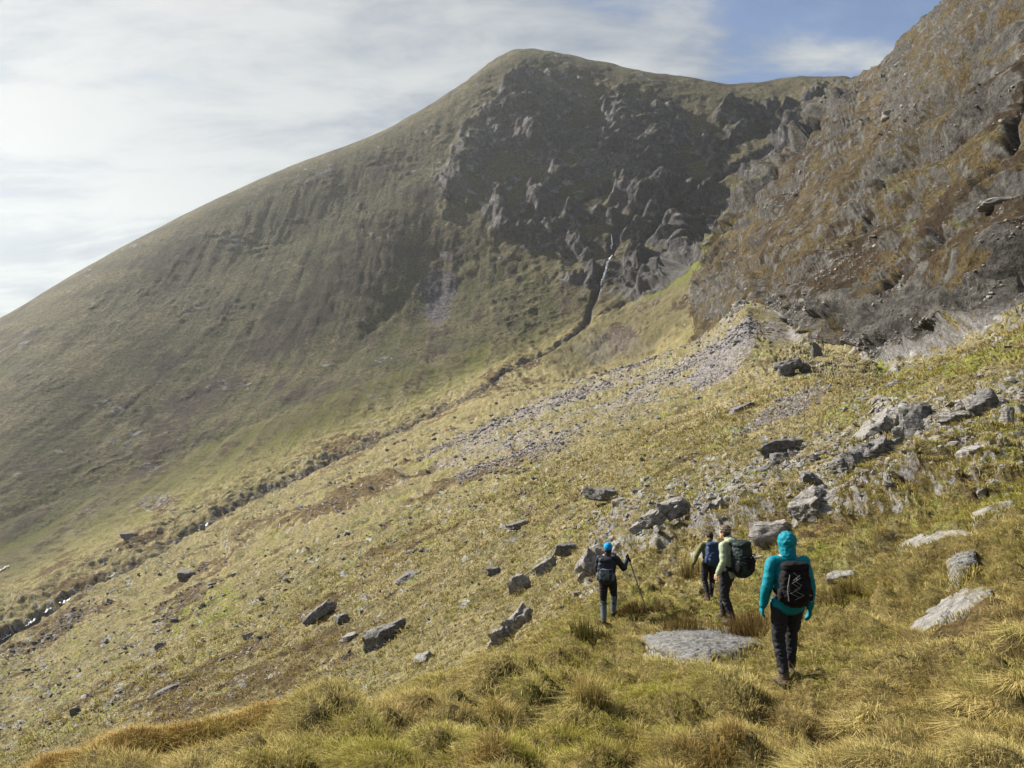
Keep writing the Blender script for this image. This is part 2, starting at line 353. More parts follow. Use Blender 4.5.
scree = talus*(.12+.55*sstep(-.3, .4, nmid))
scree += polymask([(415, 290), (425, 270), (450, 275), (455, 300), (440, 330), (425, 325)], 8, (10, 13), 6)*.8
scree += polymask([(575, 350), (600, 330), (640, 328), (650, 345), (620, 362), (590, 365)], 14, (8.5, 11), 9)*.38
scree += polymask([(735, 440), (770, 410), (820, 385), (835, 392), (800, 420), (770, 430)], 5, (6, 8.5), 3)*.8
scree += polymask([(690, 380), (720, 350), (752, 320), (758, 345), (735, 380), (700, 395)], 6, (6.8, 8.6), 3)*.6
scree += polymask([(560, 130), (640, 140), (650, 190), (590, 180)], 12, (11, 13.6), 8)*.5
brown = crag*(.34+.6*nmid+.3*RIS[3.6])*(1-ctop)+head*.35*sstep(-.2, .4, n3)+.30*sstep(.0, .5, n3)*(T > 9.5)
brown += polymask([(130, 420), (200, 380), (300, 280), (370, 200), (430, 180), (440, 240), (330, 330), (240, 400), (150, 470)], 25, (10.5, 14), 20)*.55
brown += polymask([(900, 640), (960, 610), (1030, 600), (1040, 660), (960, 690), (880, 670)], 12, (2, 5), 8)*.7
brown += polymask([(780, 500), (860, 470), (960, 440), (1040, 420), (1040, 500), (900, 540), (800, 540)], 20, (3.5, 6.5), 12)*.35
brown += polymask([(130, 690), (240, 660), (330, 620), (370, 640), (300, 700), (160, 740)], 15, (4, 7.5), 8)*.6
brown += lbk*.7+stream*.8+lbk2*.4+(g5+g6)*.7+.62*sstep(.05, .6, nmid)*(T > 3.8)*(T < 10.5)+.35*sstep(.0, .5, n3)*(T > 5)*(T < 10)
green = .5*sstep(-.1, .5, n2)*(D < 300)
green += polymask([(150, 610), (200, 590), (250, 595), (240, 625), (180, 640)], 12, (6, 9), 8)*.35
green += polymask([(680, 495), (740, 480), (770, 490), (740, 515), (690, 515)], 8, (4, 7), 4)*.9
green += polymask([(820, 420), (870, 392), (940, 370), (1030, 340), (1030, 360), (940, 385), (870, 420), (830, 430)], 6, (4.5, 8), 3)*.5
green += linemask([(650, 295, 5), (680, 280, 6), (705, 255, 4), (750, 198, 6), (765, 185, 4)], 5, (9.3, 12), 3)*1.3
green += linemask([(880, 345, 5), (882, 375, 6)], 5, (7.5, 10), 3)*1.2+linemask([(955, 322, 4), (958, 335, 4)], 4, (7.5, 10), 2)
green += polymask([(0, 480), (160, 440), (330, 330), (420, 230), (480, 230), (560, 290), (540, 350), (400, 420), (200, 500), (0, 600)], 20, (9, 13), 12)*.35
dry = .5+.5*sstep(-.4, .4, nmid)
dry += polymask([(770, 350), (830, 352), (800, 380), (760, 420), (690, 440), (650, 430), (720, 390)], 8, (6.5, 8.6), 5)*.6
dry += polymask([(900, 400), (950, 370), (1030, 335), (1030, 355), (940, 390)], 6, (4.5, 8), 3)*.5
wet = np.clip(stream*.9+hfoot*.55, 0, 1)
path = linemask([(660, 600, 6), (690, 570, 5), (760, 640, 3)], 4, (2, 6), 3)*0
brown = brown+.45*sstep(.05, .6, stk)*sstep(10, 11, T)*(1-head)
green = green+.4*sstep(.05, .6, -stk)*sstep(10, 11, T)*(1-head)
M1 = np.clip(np.stack([rock, green, brown], 1), 0, 1)
far_shade = np.maximum(sstep(10.1, 10.95, T), fan2*.8)  # far slopes and fan: cloud shade painted in as darker turf
M2 = np.clip(np.stack([scree, dry, wet, far_shade], 1), 0, 1)

def nodes_of(mat):
    mat.use_nodes = True; nt = mat.node_tree; nt.nodes.clear(); return nt
class NB:
    """small node builder"""
    def __init__(s, nt): s.nt = nt
    def n(s, t, **k):
        q = s.nt.nodes.new(t)
        for a, b in k.items():
            if a.startswith('i_'):
                key = a[2:]; key = int(key) if key.isdigit() else key.replace('_', ' ')
                if isinstance(b, bpy.types.NodeSocket): s.nt.links.new(b, q.inputs[key])
                else: q.inputs[key].default_value = b
            else: setattr(q, a, b)
        return q
    def l(s, a, b): s.nt.links.new(a, b)
    def math(s, op, a, b=None, c=None, clamp=False):
        q = s.nt.nodes.new('ShaderNodeMath'); q.operation = op; q.use_clamp = clamp
        for i, x in enumerate((a, b, c)):
            if x is None: continue
            if isinstance(x, bpy.types.NodeSocket): s.l(x, q.inputs[i])
            else: q.inputs[i].default_value = x
        return q.outputs[0]
    def mix(s, f, a, b, mode='MIX'):
        q = s.nt.nodes.new('ShaderNodeMix'); q.data_type = 'RGBA'; q.blend_type = mode
        for i, x in ((0, f), (6, a), (7, b)):
            if isinstance(x, bpy.types.NodeSocket): s.l(x, q.inputs[i])
            elif i == 0: q.inputs[0].default_value = x
            else: q.inputs[i].default_value = (*x, 1)
        return q.outputs[2]
    def ramp(s, f, stops, interp='LINEAR'):
        q = s.nt.nodes.new('ShaderNodeValToRGB'); s.l(f, q.inputs[0]); e = q.color_ramp.elements
        q.color_ramp.interpolation = interp
        while len(e) < len(stops): e.new(.5)
        for el, (p, c) in zip(e, stops):
            el.position = p; el.color = (*c, 1) if len(c) == 3 else c
        return q.outputs[0]
    def noise(s, vec, scale, detail=4, rough=.55, dist=0.):
        q = s.n('ShaderNodeTexNoise', i_Scale=scale, i_Detail=float(detail), i_Roughness=rough, i_Distortion=dist)
        if vec is not None: s.l(vec, q.inputs['Vector'])
        return q.outputs['Fac']
    def smooth(s, f, a, b):
        q = s.n('ShaderNodeMapRange', interpolation_type='SMOOTHSTEP'); s.l(f, q.inputs[0]); q.inputs[1].default_value = a; q.inputs[2].default_value = b
        return q.outputs[0]

def terrain_material(name, fine, coarse):
    m = bpy.data.materials.new(name); nt = nodes_of(m); b = NB(nt)
    pos = b.n('ShaderNodeTexCoord').outputs['Object']
    a1_ = b.n('ShaderNodeVertexColor', layer_name='cover_a').outputs['Color']
    a2_ = b.n('ShaderNodeVertexColor', layer_name='cover_b').outputs['Color']
    s1 = b.n('ShaderNodeSeparateColor'); b.l(a1_, s1.inputs[0]); s2 = b.n('ShaderNodeSeparateColor'); b.l(a2_, s2.inputs[0])
    rockm, greenm, brownm = s1.outputs; screem, drym, wetm = s2.outputs
    nf = b.noise(pos, fine, 7, .7); nc = b.noise(pos, coarse, 8, .65, .3); nm = b.noise(pos, (fine*coarse)**.5, 6, .65)
    straw = b.mix(b.smooth(nf, .35, .65), STRAW_A, STRAW_B)
    straw = b.mix(b.math('MULTIPLY', b.smooth(nc, .40, .62), .8), straw, OLIVE)
    gr = b.mix(nf, GREEN_A, GREEN_B)
    br = b.mix(b.smooth(nm, .35, .65), BROWN_A, BROWN_B)
    rk_ = b.mix(b.smooth(nf, .3, .7), ROCK_A, ROCK_B)
    rk_ = b.mix(b.math('MULTIPLY', b.smooth(nm, .52, .68), .7), rk_, ROCK_C)
    sr = b.mix(b.smooth(nf, .42, .58), SCREE_A, SCREE_B)
    def soft(maskv, n, k=1.1, w=.14, hold=False):
        k = k*2.2
        if hold: n = b.math('ADD', .5, b.math('MULTIPLY', b.math('SUBTRACT', n, .5), b.math('MULTIPLY', maskv, 5., clamp=True)))
        # mask pushed through the noise so its edge breaks up
        t = b.math('ADD', maskv, b.math('MULTIPLY', b.math('SUBTRACT', n, .5), k))
        return b.smooth(t, .5-w, .5+w)
    dried = b.mix(b.math('MULTIPLY', b.math('SUBTRACT', 1., drym), .7), straw, OLIVE)
    c = b.mix(soft(greenm, nm, 1.4, .3), dried, gr)
    c = b.mix(soft(brownm, nc, 1.4, .25), c, br)
    spk = b.noise(pos, fine*1.7, 5, .75, .2)
    c = b.mix(b.math('MULTIPLY', b.smooth(spk, .48, .57), SPK), c, SPKC)
    c = b.mix(soft(screem, nf, 1.7, .15, True), c, sr)
    c = b.mix(soft(rockm, nm, 1.6, .12, True), c, rk_)
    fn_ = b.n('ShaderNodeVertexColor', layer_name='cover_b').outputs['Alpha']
    if not FARMAT: c = b.mix(b.math('MULTIPLY', fn_, .9), c, b.mix(1.0, c, (.37, .38, .42), 'MULTIPLY'))  # far slopes multiplied darker, shade carried by the turf colour
    c = b.mix(b.math('MULTIPLY', wetm, .7), c, (.03, .026, .018))
    bs = b.n('ShaderNodeBsdfPrincipled', i_Roughness=.95); bs.inputs['Specular IOR Level'].default_value = .15
    b.l(c, bs.inputs['Base Color'])
    bp = b.n('ShaderNodeBump', i_Strength=.9, i_Distance=1.6/fine); b.l(nf, bp.inputs['Height'])
    bp2 = b.n('ShaderNodeBump', i_Strength=.6, i_Distance=.8/((fine*coarse)**.5)); b.l(nm, bp2.inputs['Height']); b.l(bp.outputs[0], bp2.inputs['Normal'])
    b.l(bp2.outputs[0], bs.inputs['Normal'])
    o = b.n('ShaderNodeOutputMaterial'); b.l(bs.outputs[0], o.inputs[0])
    return m
FARMAT = False; SPK, SPKC = .85, (.07, .055, .022)
STRAW_A, STRAW_B, OLIVE = (.30, .22, .07), (.50, .40, .16), (.20, .18, .05)
GREEN_A, GREEN_B = (.12, .14, .022), (.27, .28, .05)
BROWN_A, BROWN_B = (.045, .028, .014), (.14, .09, .04)
ROCK_A, ROCK_B, ROCK_C = (.13, .125, .13), (.27, .26, .265), (.40, .40, .385)
SCREE_A, SCREE_B = (.10, .095, .105), (.26, .24, .26)

IDX = np.arange(NR*NC).reshape(NR, NC)
q00 = IDX[:-1]; q01 = np.roll(IDX, -1, 1)[:-1]; q10 = IDX[1:]; q11 = np.roll(IDX, -1, 1)[1:]
QUADS = np.stack([q00, q01, q11, q10], 2)       # rows x cols x 4, upward facing is checked below
TQ = TT[:-1]; UQ = U.reshape(NR, NC)[:-1]
def ground_piece(name, mask, mat):
    f = QUADS[mask].reshape(-1, 4)
    used, inv = np.unique(f, return_inverse=True)
    f = inv.reshape(-1, 4)
    me = np_mesh(name, PT[used], f, True, mat)
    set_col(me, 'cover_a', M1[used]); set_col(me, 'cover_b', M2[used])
    o = bpy.data.objects.new(name, me); link(o); o['kind'] = 'structure'
    return o
_sv = (STRAW_A, STRAW_B, OLIVE, GREEN_A, GREEN_B)
STRAW_A, STRAW_B, OLIVE, GREEN_A, GREEN_B = (.15, .11, .04), (.27, .21, .085), (.10, .085, .025), (.07, .08, .015), (.15, .16, .03)  # dark thatch tones, deepened to paint shade between the blades
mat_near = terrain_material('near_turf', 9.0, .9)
GREEN_A, GREEN_B = _sv[3:]
STRAW_A, STRAW_B, OLIVE = (.22, .18, .088), (.38, .325, .18), (.145, .135, .058); BROWN_B = (.15, .105, .05)
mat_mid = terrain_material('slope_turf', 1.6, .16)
FARMAT = True; STRAW_A, STRAW_B, OLIVE = (.10, .085, .048), (.175, .15, .086), (.060, .059, .033)  # mountain palette darkened, cloud shade included in its colours
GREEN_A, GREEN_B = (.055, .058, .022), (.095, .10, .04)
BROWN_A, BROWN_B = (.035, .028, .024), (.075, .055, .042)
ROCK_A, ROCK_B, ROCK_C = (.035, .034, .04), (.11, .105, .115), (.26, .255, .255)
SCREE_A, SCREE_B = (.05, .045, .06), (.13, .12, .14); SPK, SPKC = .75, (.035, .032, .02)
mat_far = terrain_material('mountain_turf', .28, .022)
STRAW_A, STRAW_B, OLIVE = (.075, .056, .025), (.165, .124, .056), (.052, .042, .019)
GREEN_A, GREEN_B = (.10, .13, .03), (.20, .23, .06)
BROWN_A, BROWN_B = (.024, .017, .010), (.070, .049, .026)
ROCK_A, ROCK_B, ROCK_C = (.036, .034, .033), (.105, .10, .094), (.175, .166, .155); SPK, SPKC = .85, (.035, .022, .012)
mat_crag = terrain_material('crag_rock_and_heather', .7, .06)
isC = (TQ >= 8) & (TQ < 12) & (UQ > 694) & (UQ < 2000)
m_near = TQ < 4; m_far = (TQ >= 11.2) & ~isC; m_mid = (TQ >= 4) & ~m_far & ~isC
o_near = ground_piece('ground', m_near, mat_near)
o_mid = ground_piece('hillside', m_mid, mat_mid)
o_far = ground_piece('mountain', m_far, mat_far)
o_crag = ground_piece('crag', isC & ~m_near, mat_crag)
print('relief done')

# the ground under a place given by its bearing station and slope reading
UG = U.reshape(NR, NC)
PT3 = PT.reshape(NR, NC, 3); NT3 = NT.reshape(NR, NC, 3)
VT = CY - F*PT3[..., 2]/np.maximum(PT3[..., 1], .05)
UT = CX + F*PT3[..., 0]/np.maximum(PT3[..., 1], .05)
def ground_at(u, v, tmin=1.5):
    j = int(np.argmin(np.abs(A-math.atan((u-CX)/F))))
    r0 = int(np.searchsorted(tq, tmin))
    col = VT[r0:, j]
    k = int(np.argmax(col <= v)) + r0
    return Vector(PT3[k, j]), Vector(NT3[k, j]), float(PT3[k, j, 1])
def ground_z(x, y):
    a = math.atan2(x, y); j = int(np.argmin(np.abs(A-a))); r = math.hypot(x, y)
    rr = np.hypot(PT3[:, j, 0], PT3[:, j, 1]); k = int(np.argmin(np.abs(rr-r)))
    return float(PT3[k, j, 2])
# ------------------------------------------------------------------ running water
def water_material():
    m = bpy.data.materials.new('white_water'); nt = nodes_of(m); b = NB(nt)
    pos = b.n('ShaderNodeTexCoord').outputs['Object']
    c = b.mix(b.smooth(b.noise(pos, 1.2, 5, .7), .38, .6), (.62, .65, .68), (.93, .94, .95))
    bs = b.n('ShaderNodeBsdfPrincipled', i_Roughness=.35); b.l(c, bs.inputs['Base Color'])
    o = b.n('ShaderNodeOutputMaterial'); b.l(bs.outputs[0], o.inputs[0]); return m
WM = water_material(); V_Y = Vector((0, 1, 0))
def ribbon(name, runs, tmin, seed):
    r = np.random.default_rng(seed); co, f = [], []
    for pts in runs:
        pts = np.array(pts, float); L = np.r_[0, np.cumsum(np.hypot(*np.diff(pts[:, :2], axis=0).T))]; n = max(3, int(L[-1]/1.2))
        t = np.linspace(0, L[-1], n); u = np.interp(t, L, pts[:, 0])+r.normal(0, .25, n)*(tmin < 10); v = np.interp(t, L, pts[:, 1]); w = np.interp(t, L, pts[:, 2])*r.uniform(.6, 1.3, n)
        k = len(co)
        hit = [ground_at(u[i], v[i], tmin) for i in range(n)]
        dm = np.array([q[2] for q in hit]); dm = np.array([dm[max(0, i-2):i+3].min() for i in range(n)]) if tmin > 10 else dm
        for i in range(n):
            p, nn, d = hit[i]; h = w[i]*d/F*.5; c = p+nn*(.35+.4*h)
            if tmin > 10: c = p*(dm[i]/d)-V_Y*1.5        # a fall stands clear of the ledges it crosses
            for q, (sx, up) in enumerate(((-1, -.3), (-.4, .35), (.4, .35), (1, -.3))): co.append((c.x+sx*h, c.y, c.z+up*h))
        for i in range(n-1):
            for q in range(3): a = k+i*4+q; f.append((a, a+1, a+5, a+4))
    me = np_mesh(name, np.array(co), np.array(f), True, WM); o = bpy.data.objects.new(name, me); link(o); o['kind'] = 'structure'
ribbon('waterfall', [[(611, 256, 1.6), (606, 271, 2.2), (601, 287, 1.8)], [(612, 236, .9), (611, 250, 1.0)], [(601, 288, 1.2), (598, 298, .9)]], 11.0, 1)
ribbon('stream', [[(196, 532, 1.5), (204, 528, 3), (207, 525, 2)], [(58, 606, 2), (70, 600, 2.4)], [(42, 615, 2), (50, 611, 1.6)], [(24, 628, 1.4), (34, 621, 1.8)], [(0, 642, 1.2), (10, 636, 1.2)], [(106, 580, 1), (116, 574, 1)], [(0, 572, 2), (8, 567, 1.5)]], 8.2, 2)
# ------------------------------------------------------------------ rocks
def rock_material(name, dark, pale, lich, sc_=6.0):
    m = bpy.data.materials.new(name); nt = nodes_of(m); b = NB(nt)
    pos = b.n('ShaderNodeTexCoord').outputs['Object']
    geo = b.n('ShaderNodeNewGeometry')
    n1_ = b.noise(pos, sc_, 8, .65); n2_ = b.noise(pos, sc_*.3, 5, .6, .4); n3_ = b.noise(pos, sc_*6, 4, .7)
    mp = b.n('ShaderNodeMapping'); b.l(pos, mp.inputs[0]); mp.inputs['Scale'].default_value = (.35, .35, 2.6); mp.inputs['Rotation'].default_value = (.3, .35, 0)
    st = b.noise(mp.outputs[0], sc_*1.2, 6, .6, .2)
    c = b.mix(b.smooth(n1_, .33, .67), dark, pale)
    c = b.mix(b.math('MULTIPLY', b.smooth(n3_, .56, .66), .7), c, lich)
    c = b.mix(b.math('MULTIPLY', b.smooth(n2_, .56, .70), .6), c, (.12, .115, .04))
    c = b.mix(b.math('MULTIPLY', b.smooth(st, .44, .36), .6), c, tuple(x*.4 for x in dark))
    bs = b.n('ShaderNodeBsdfPrincipled', i_Roughness=.9); bs.inputs['Specular IOR Level'].default_value = .25
    b.l(c, bs.inputs['Base Color'])
    bp = b.n('ShaderNodeBump', i_Strength=.9, i_Distance=.5/sc_); b.l(n1_, bp.inputs['Height'])
    bq = b.n('ShaderNodeBump', i_Strength=.8, i_Distance=.4/sc_); b.l(st, bq.inputs['Height']); b.l(bp.outputs[0], bq.inputs['Normal'])
    b.l(bq.outputs[0], bs.inputs['Normal'])
    o = b.n('ShaderNodeOutputMaterial'); b.l(bs.outputs[0], o.inputs[0]); return m
RM = {'grey': rock_material('grey_rock', (.095, .09, .088), (.25, .24, .235), (.34, .335, .31)),
      'pale': rock_material('pale_rock', (.105, .10, .10), (.235, .228, .22), (.32, .31, .28)),
      'dark': rock_material('dark_rock', (.05, .048, .05), (.17, .165, .17), (.28, .28, .26), 5),  # rock darkened, shade of its near faces painted into the colour
      'rough': rock_material('gravelly_rock', (.045, .045, .048), (.19, .187, .19), (.30, .295, .28), 13)}
def ico(sub):
    bm = bmesh.new(); bmesh.ops.create_icosphere(bm, subdivisions=sub, radius=1)
    v = np.array([x.co for x in bm.verts]); f = np.array([[q.index for q in p.verts] for p in bm.faces]); bm.free(); return v, f
ICO = {k: ico(k) for k in (1, 2, 4, 5)}
def rock_shape(seed, w, l, h, shape='block', sub=5, rough=1.0):
    r = np.random.default_rng(seed); v, f = ICO[sub]
    d = v.copy()
    # cut a ball by tilted planes to get flat broken faces
    if shape == 'slab': base = [(0, 0, 1, .34), (0, 0, -1, .34)]
    elif shape == 'blade': base = [(0, 1, .25, .42), (0, -1, -.25, .42)]
    elif shape == 'wedge': base = [(-.35, 0, .9, .42), (.3, -.2, -1, .4)]
    else: base = [(0, 0, 1, .62), (0, 0, -1, .7)]
    pls = [(np.array(p[:3])/np.linalg.norm(p[:3]), p[3]) for p in base]
    for _ in range(11 if shape != 'round' else 22):
        n = r.normal(size=3); n[2] *= .55; n /= np.linalg.norm(n); pls.append((n, r.uniform(.55, .9)))
    rad = np.full(len(d), 1.25)
    for n, hh in pls:
        dp = d@n; rad = np.minimum(rad, np.where(dp > .05, hh/np.maximum(dp, .05), 9))
    P = d*rad[:, None]
    # layered breaks along a dipping bed
    dip = np.array([.25, .1, 1.0]); dip /= np.linalg.norm(dip)
    s = P@dip*7 + perlin(P, 1.2, seed % 50)*1.0
    lay = (s-np.floor(s)); lay = np.where(lay < .25, -1+lay*4, 0.)
    n_ = perlin(P, 1.7, seed % 40)*.16+perlin(P, 4.2, seed % 30+3)*.09+perlin(P, 10, seed % 20+7)*.045
    P = P*(1+rough*(n_+lay*.035))[:, None]
    return P*np.array([w, l, h])*.5/.9, f
ROCKFEET = []; SLABFEET = []
def boulder(u, v, wpx, hpx, shape, mat, label, tilt=0, yaw=0, pitch=0, depth=1.0, name='boulder', group=None, sub=4, sink=.36, tmin=1.5):
    p, n, d = ground_at(u, v, tmin)
    k = d/F
    w = wpx*k; h = hpx*k
    l = w*.75*depth
    if shape == 'crag':
        rr_ = np.random.default_rng(int(u*3+v)); VV, FF, kk = [], [], 0
        for q in range(6):
            fx = (q-2.5)/2.5; sz = rr_.uniform(.45, .75)
            P, f = rock_shape(int(u*7+v*13)+q*17, w*sz*rr_.uniform(.6, .9), l*sz, h*1.3*sz*rr_.uniform(.8, 1.2), 'block' if q % 2 else 'wedge', sub)
            P = P@np.array(Matrix.Rotation(math.radians(rr_.normal(0, 14)), 3, 'Y')).T+[fx*w*.34, rr_.normal(0, .12)*l, rr_.uniform(-.12, .18)*h]
            VV.append(P); FF.append(f+kk); kk += len(P)
        P, f = np.concatenate(VV), np.concatenate(FF)
    elif shape in ('slab', 'blade'): P, f = rock_shape(int(u*7+v*13), w, l, h*1.6 if shape == 'slab' else h*1.3, shape, sub)
    else: P, f = rock_shape(int(u*7+v*13), w, l, h*1.25, shape, sub)
    R_ = Matrix.Rotation(math.radians(yaw), 3, 'Z') @ Matrix.Rotation(math.radians(-tilt), 3, 'Y') @ Matrix.Rotation(math.radians(pitch), 3, 'X')
    P = P@np.array(R_).T
    # fit what stands above the turf to the size the rock has
    zb = -h*(.5-sink)
    for _ in range(3):
        Q = P+np.array([p.x, p.y+l*.15, p.z+h*(.5-sink)])
        ab = Q[:, 2] > p.z-.02*h
        if ab.sum() < 8: break
        uu = CX+F*Q[ab, 0]/Q[ab, 1]; vv = CY-F*Q[ab, 2]/Q[ab, 1]
        P[:, 0] *= min(1.25, max(.75, wpx/(uu.max()-uu.min()))); P[:, 0] += (u-(uu.max()+uu.min())/2)*k
        P[:, 2] += (vv.min()-(v-hpx))*k
    me = np_mesh(name, P, f, False, RM[mat])
    if d < 45: ROCKFEET.append((p.x, p.y, w, l))
    me.polygons.foreach_set('use_smooth', np.ones(len(me.polygons), bool))
    me.set_sharp_from_angle(angle=math.radians(28))
    o = bpy.data.objects.new(name, me); link(o)
    o.location = p + Vector((0, l*.15, h*(.5-sink)))
    tag(o, label, 'rock', group)
    return o
NEAR_R = 'rocks along the walkers\' shelf'; OUT_R = 'rocks of the outcrop above the walkers'; MID_R = 'rocks scattered over the grassy slope'; HOL_R = 'rocks in the hollow under the crag'
def draped(key, mat, label, height, group, seed):
    """a slab lying flush in the slope: its outline is let into the smooth ground and its top swells above it"""
    pl = np.array(SLABS[key], float); c = pl.mean(0); n = 72; rings = 26
    V0 = CY-F*P0.reshape(NR, NC, 3)[..., 2]/np.maximum(P0.reshape(NR, NC, 3)[..., 1], .05); G0_ = P0.reshape(NR, NC, 3)
    seg = np.r_[pl, pl[:1]]; L = np.r_[0, np.cumsum(np.hypot(*np.diff(seg, axis=0).T))]
    t = np.linspace(0, L[-1], n, endpoint=False); edge = np.stack([np.interp(t, L, seg[:, 0]), np.interp(t, L, seg[:, 1])], 1)
    r0 = int(np.searchsorted(tq, SLT[key][0])); pts = []
    for i in range(rings+1):
        s_ = i/(rings-3)
        for q in range(n):
            u, v = c+(edge[q]-c)*s_*(1+.07*math.sin(q*.9+seed)+.05*math.sin(q*2.3+seed*2)+.03*math.sin(q*5.1))
            j = int(np.argmin(np.abs(A-math.atan((u-CX)/F)))); col = V0[r0:, j]; k = max(1, int(np.argmax(col <= v)))+r0
            f_ = np.clip((V0[k-1, j]-v)/(V0[k-1, j]-V0[k, j]+1e-6), 0, 1)
            g = G0_[k-1, j]*(1-f_)+G0_[k, j]*f_
            pts.append([g[0], g[1], g[2], s_])
    pts = np.array(pts); s_ = pts[:, 3]; P = pts[:, :3].copy()
    nz = perlin(P*[1, 1, .5], 2.2, seed)*.35+perlin(P, 6, seed+1)*.25+perlin(P, 17, seed+2)*(.26 if mat == 'rough' else .06)
    P[:, 2] += np.where(s_ <= 1, height*(1-.55*s_**3+nz*.55), height*.45-(s_-1)*6*height)
    for q in range(n):
        if edge[q][1] > c[1]-2: SLABFEET.append(P[(rings-3)*n+q]-[0, .03, 0])
    f = [(i*n+q, i*n+(q+1) % n, (i+1)*n+(q+1) % n, (i+1)*n+q) for i in range(rings) for q in range(n)]
    me = np_mesh('boulder', P, f, True, RM[mat]); o = bpy.data.objects.new('boulder', me); link(o); me.flip_normals()
    tag(o, label, 'rock', group); return o
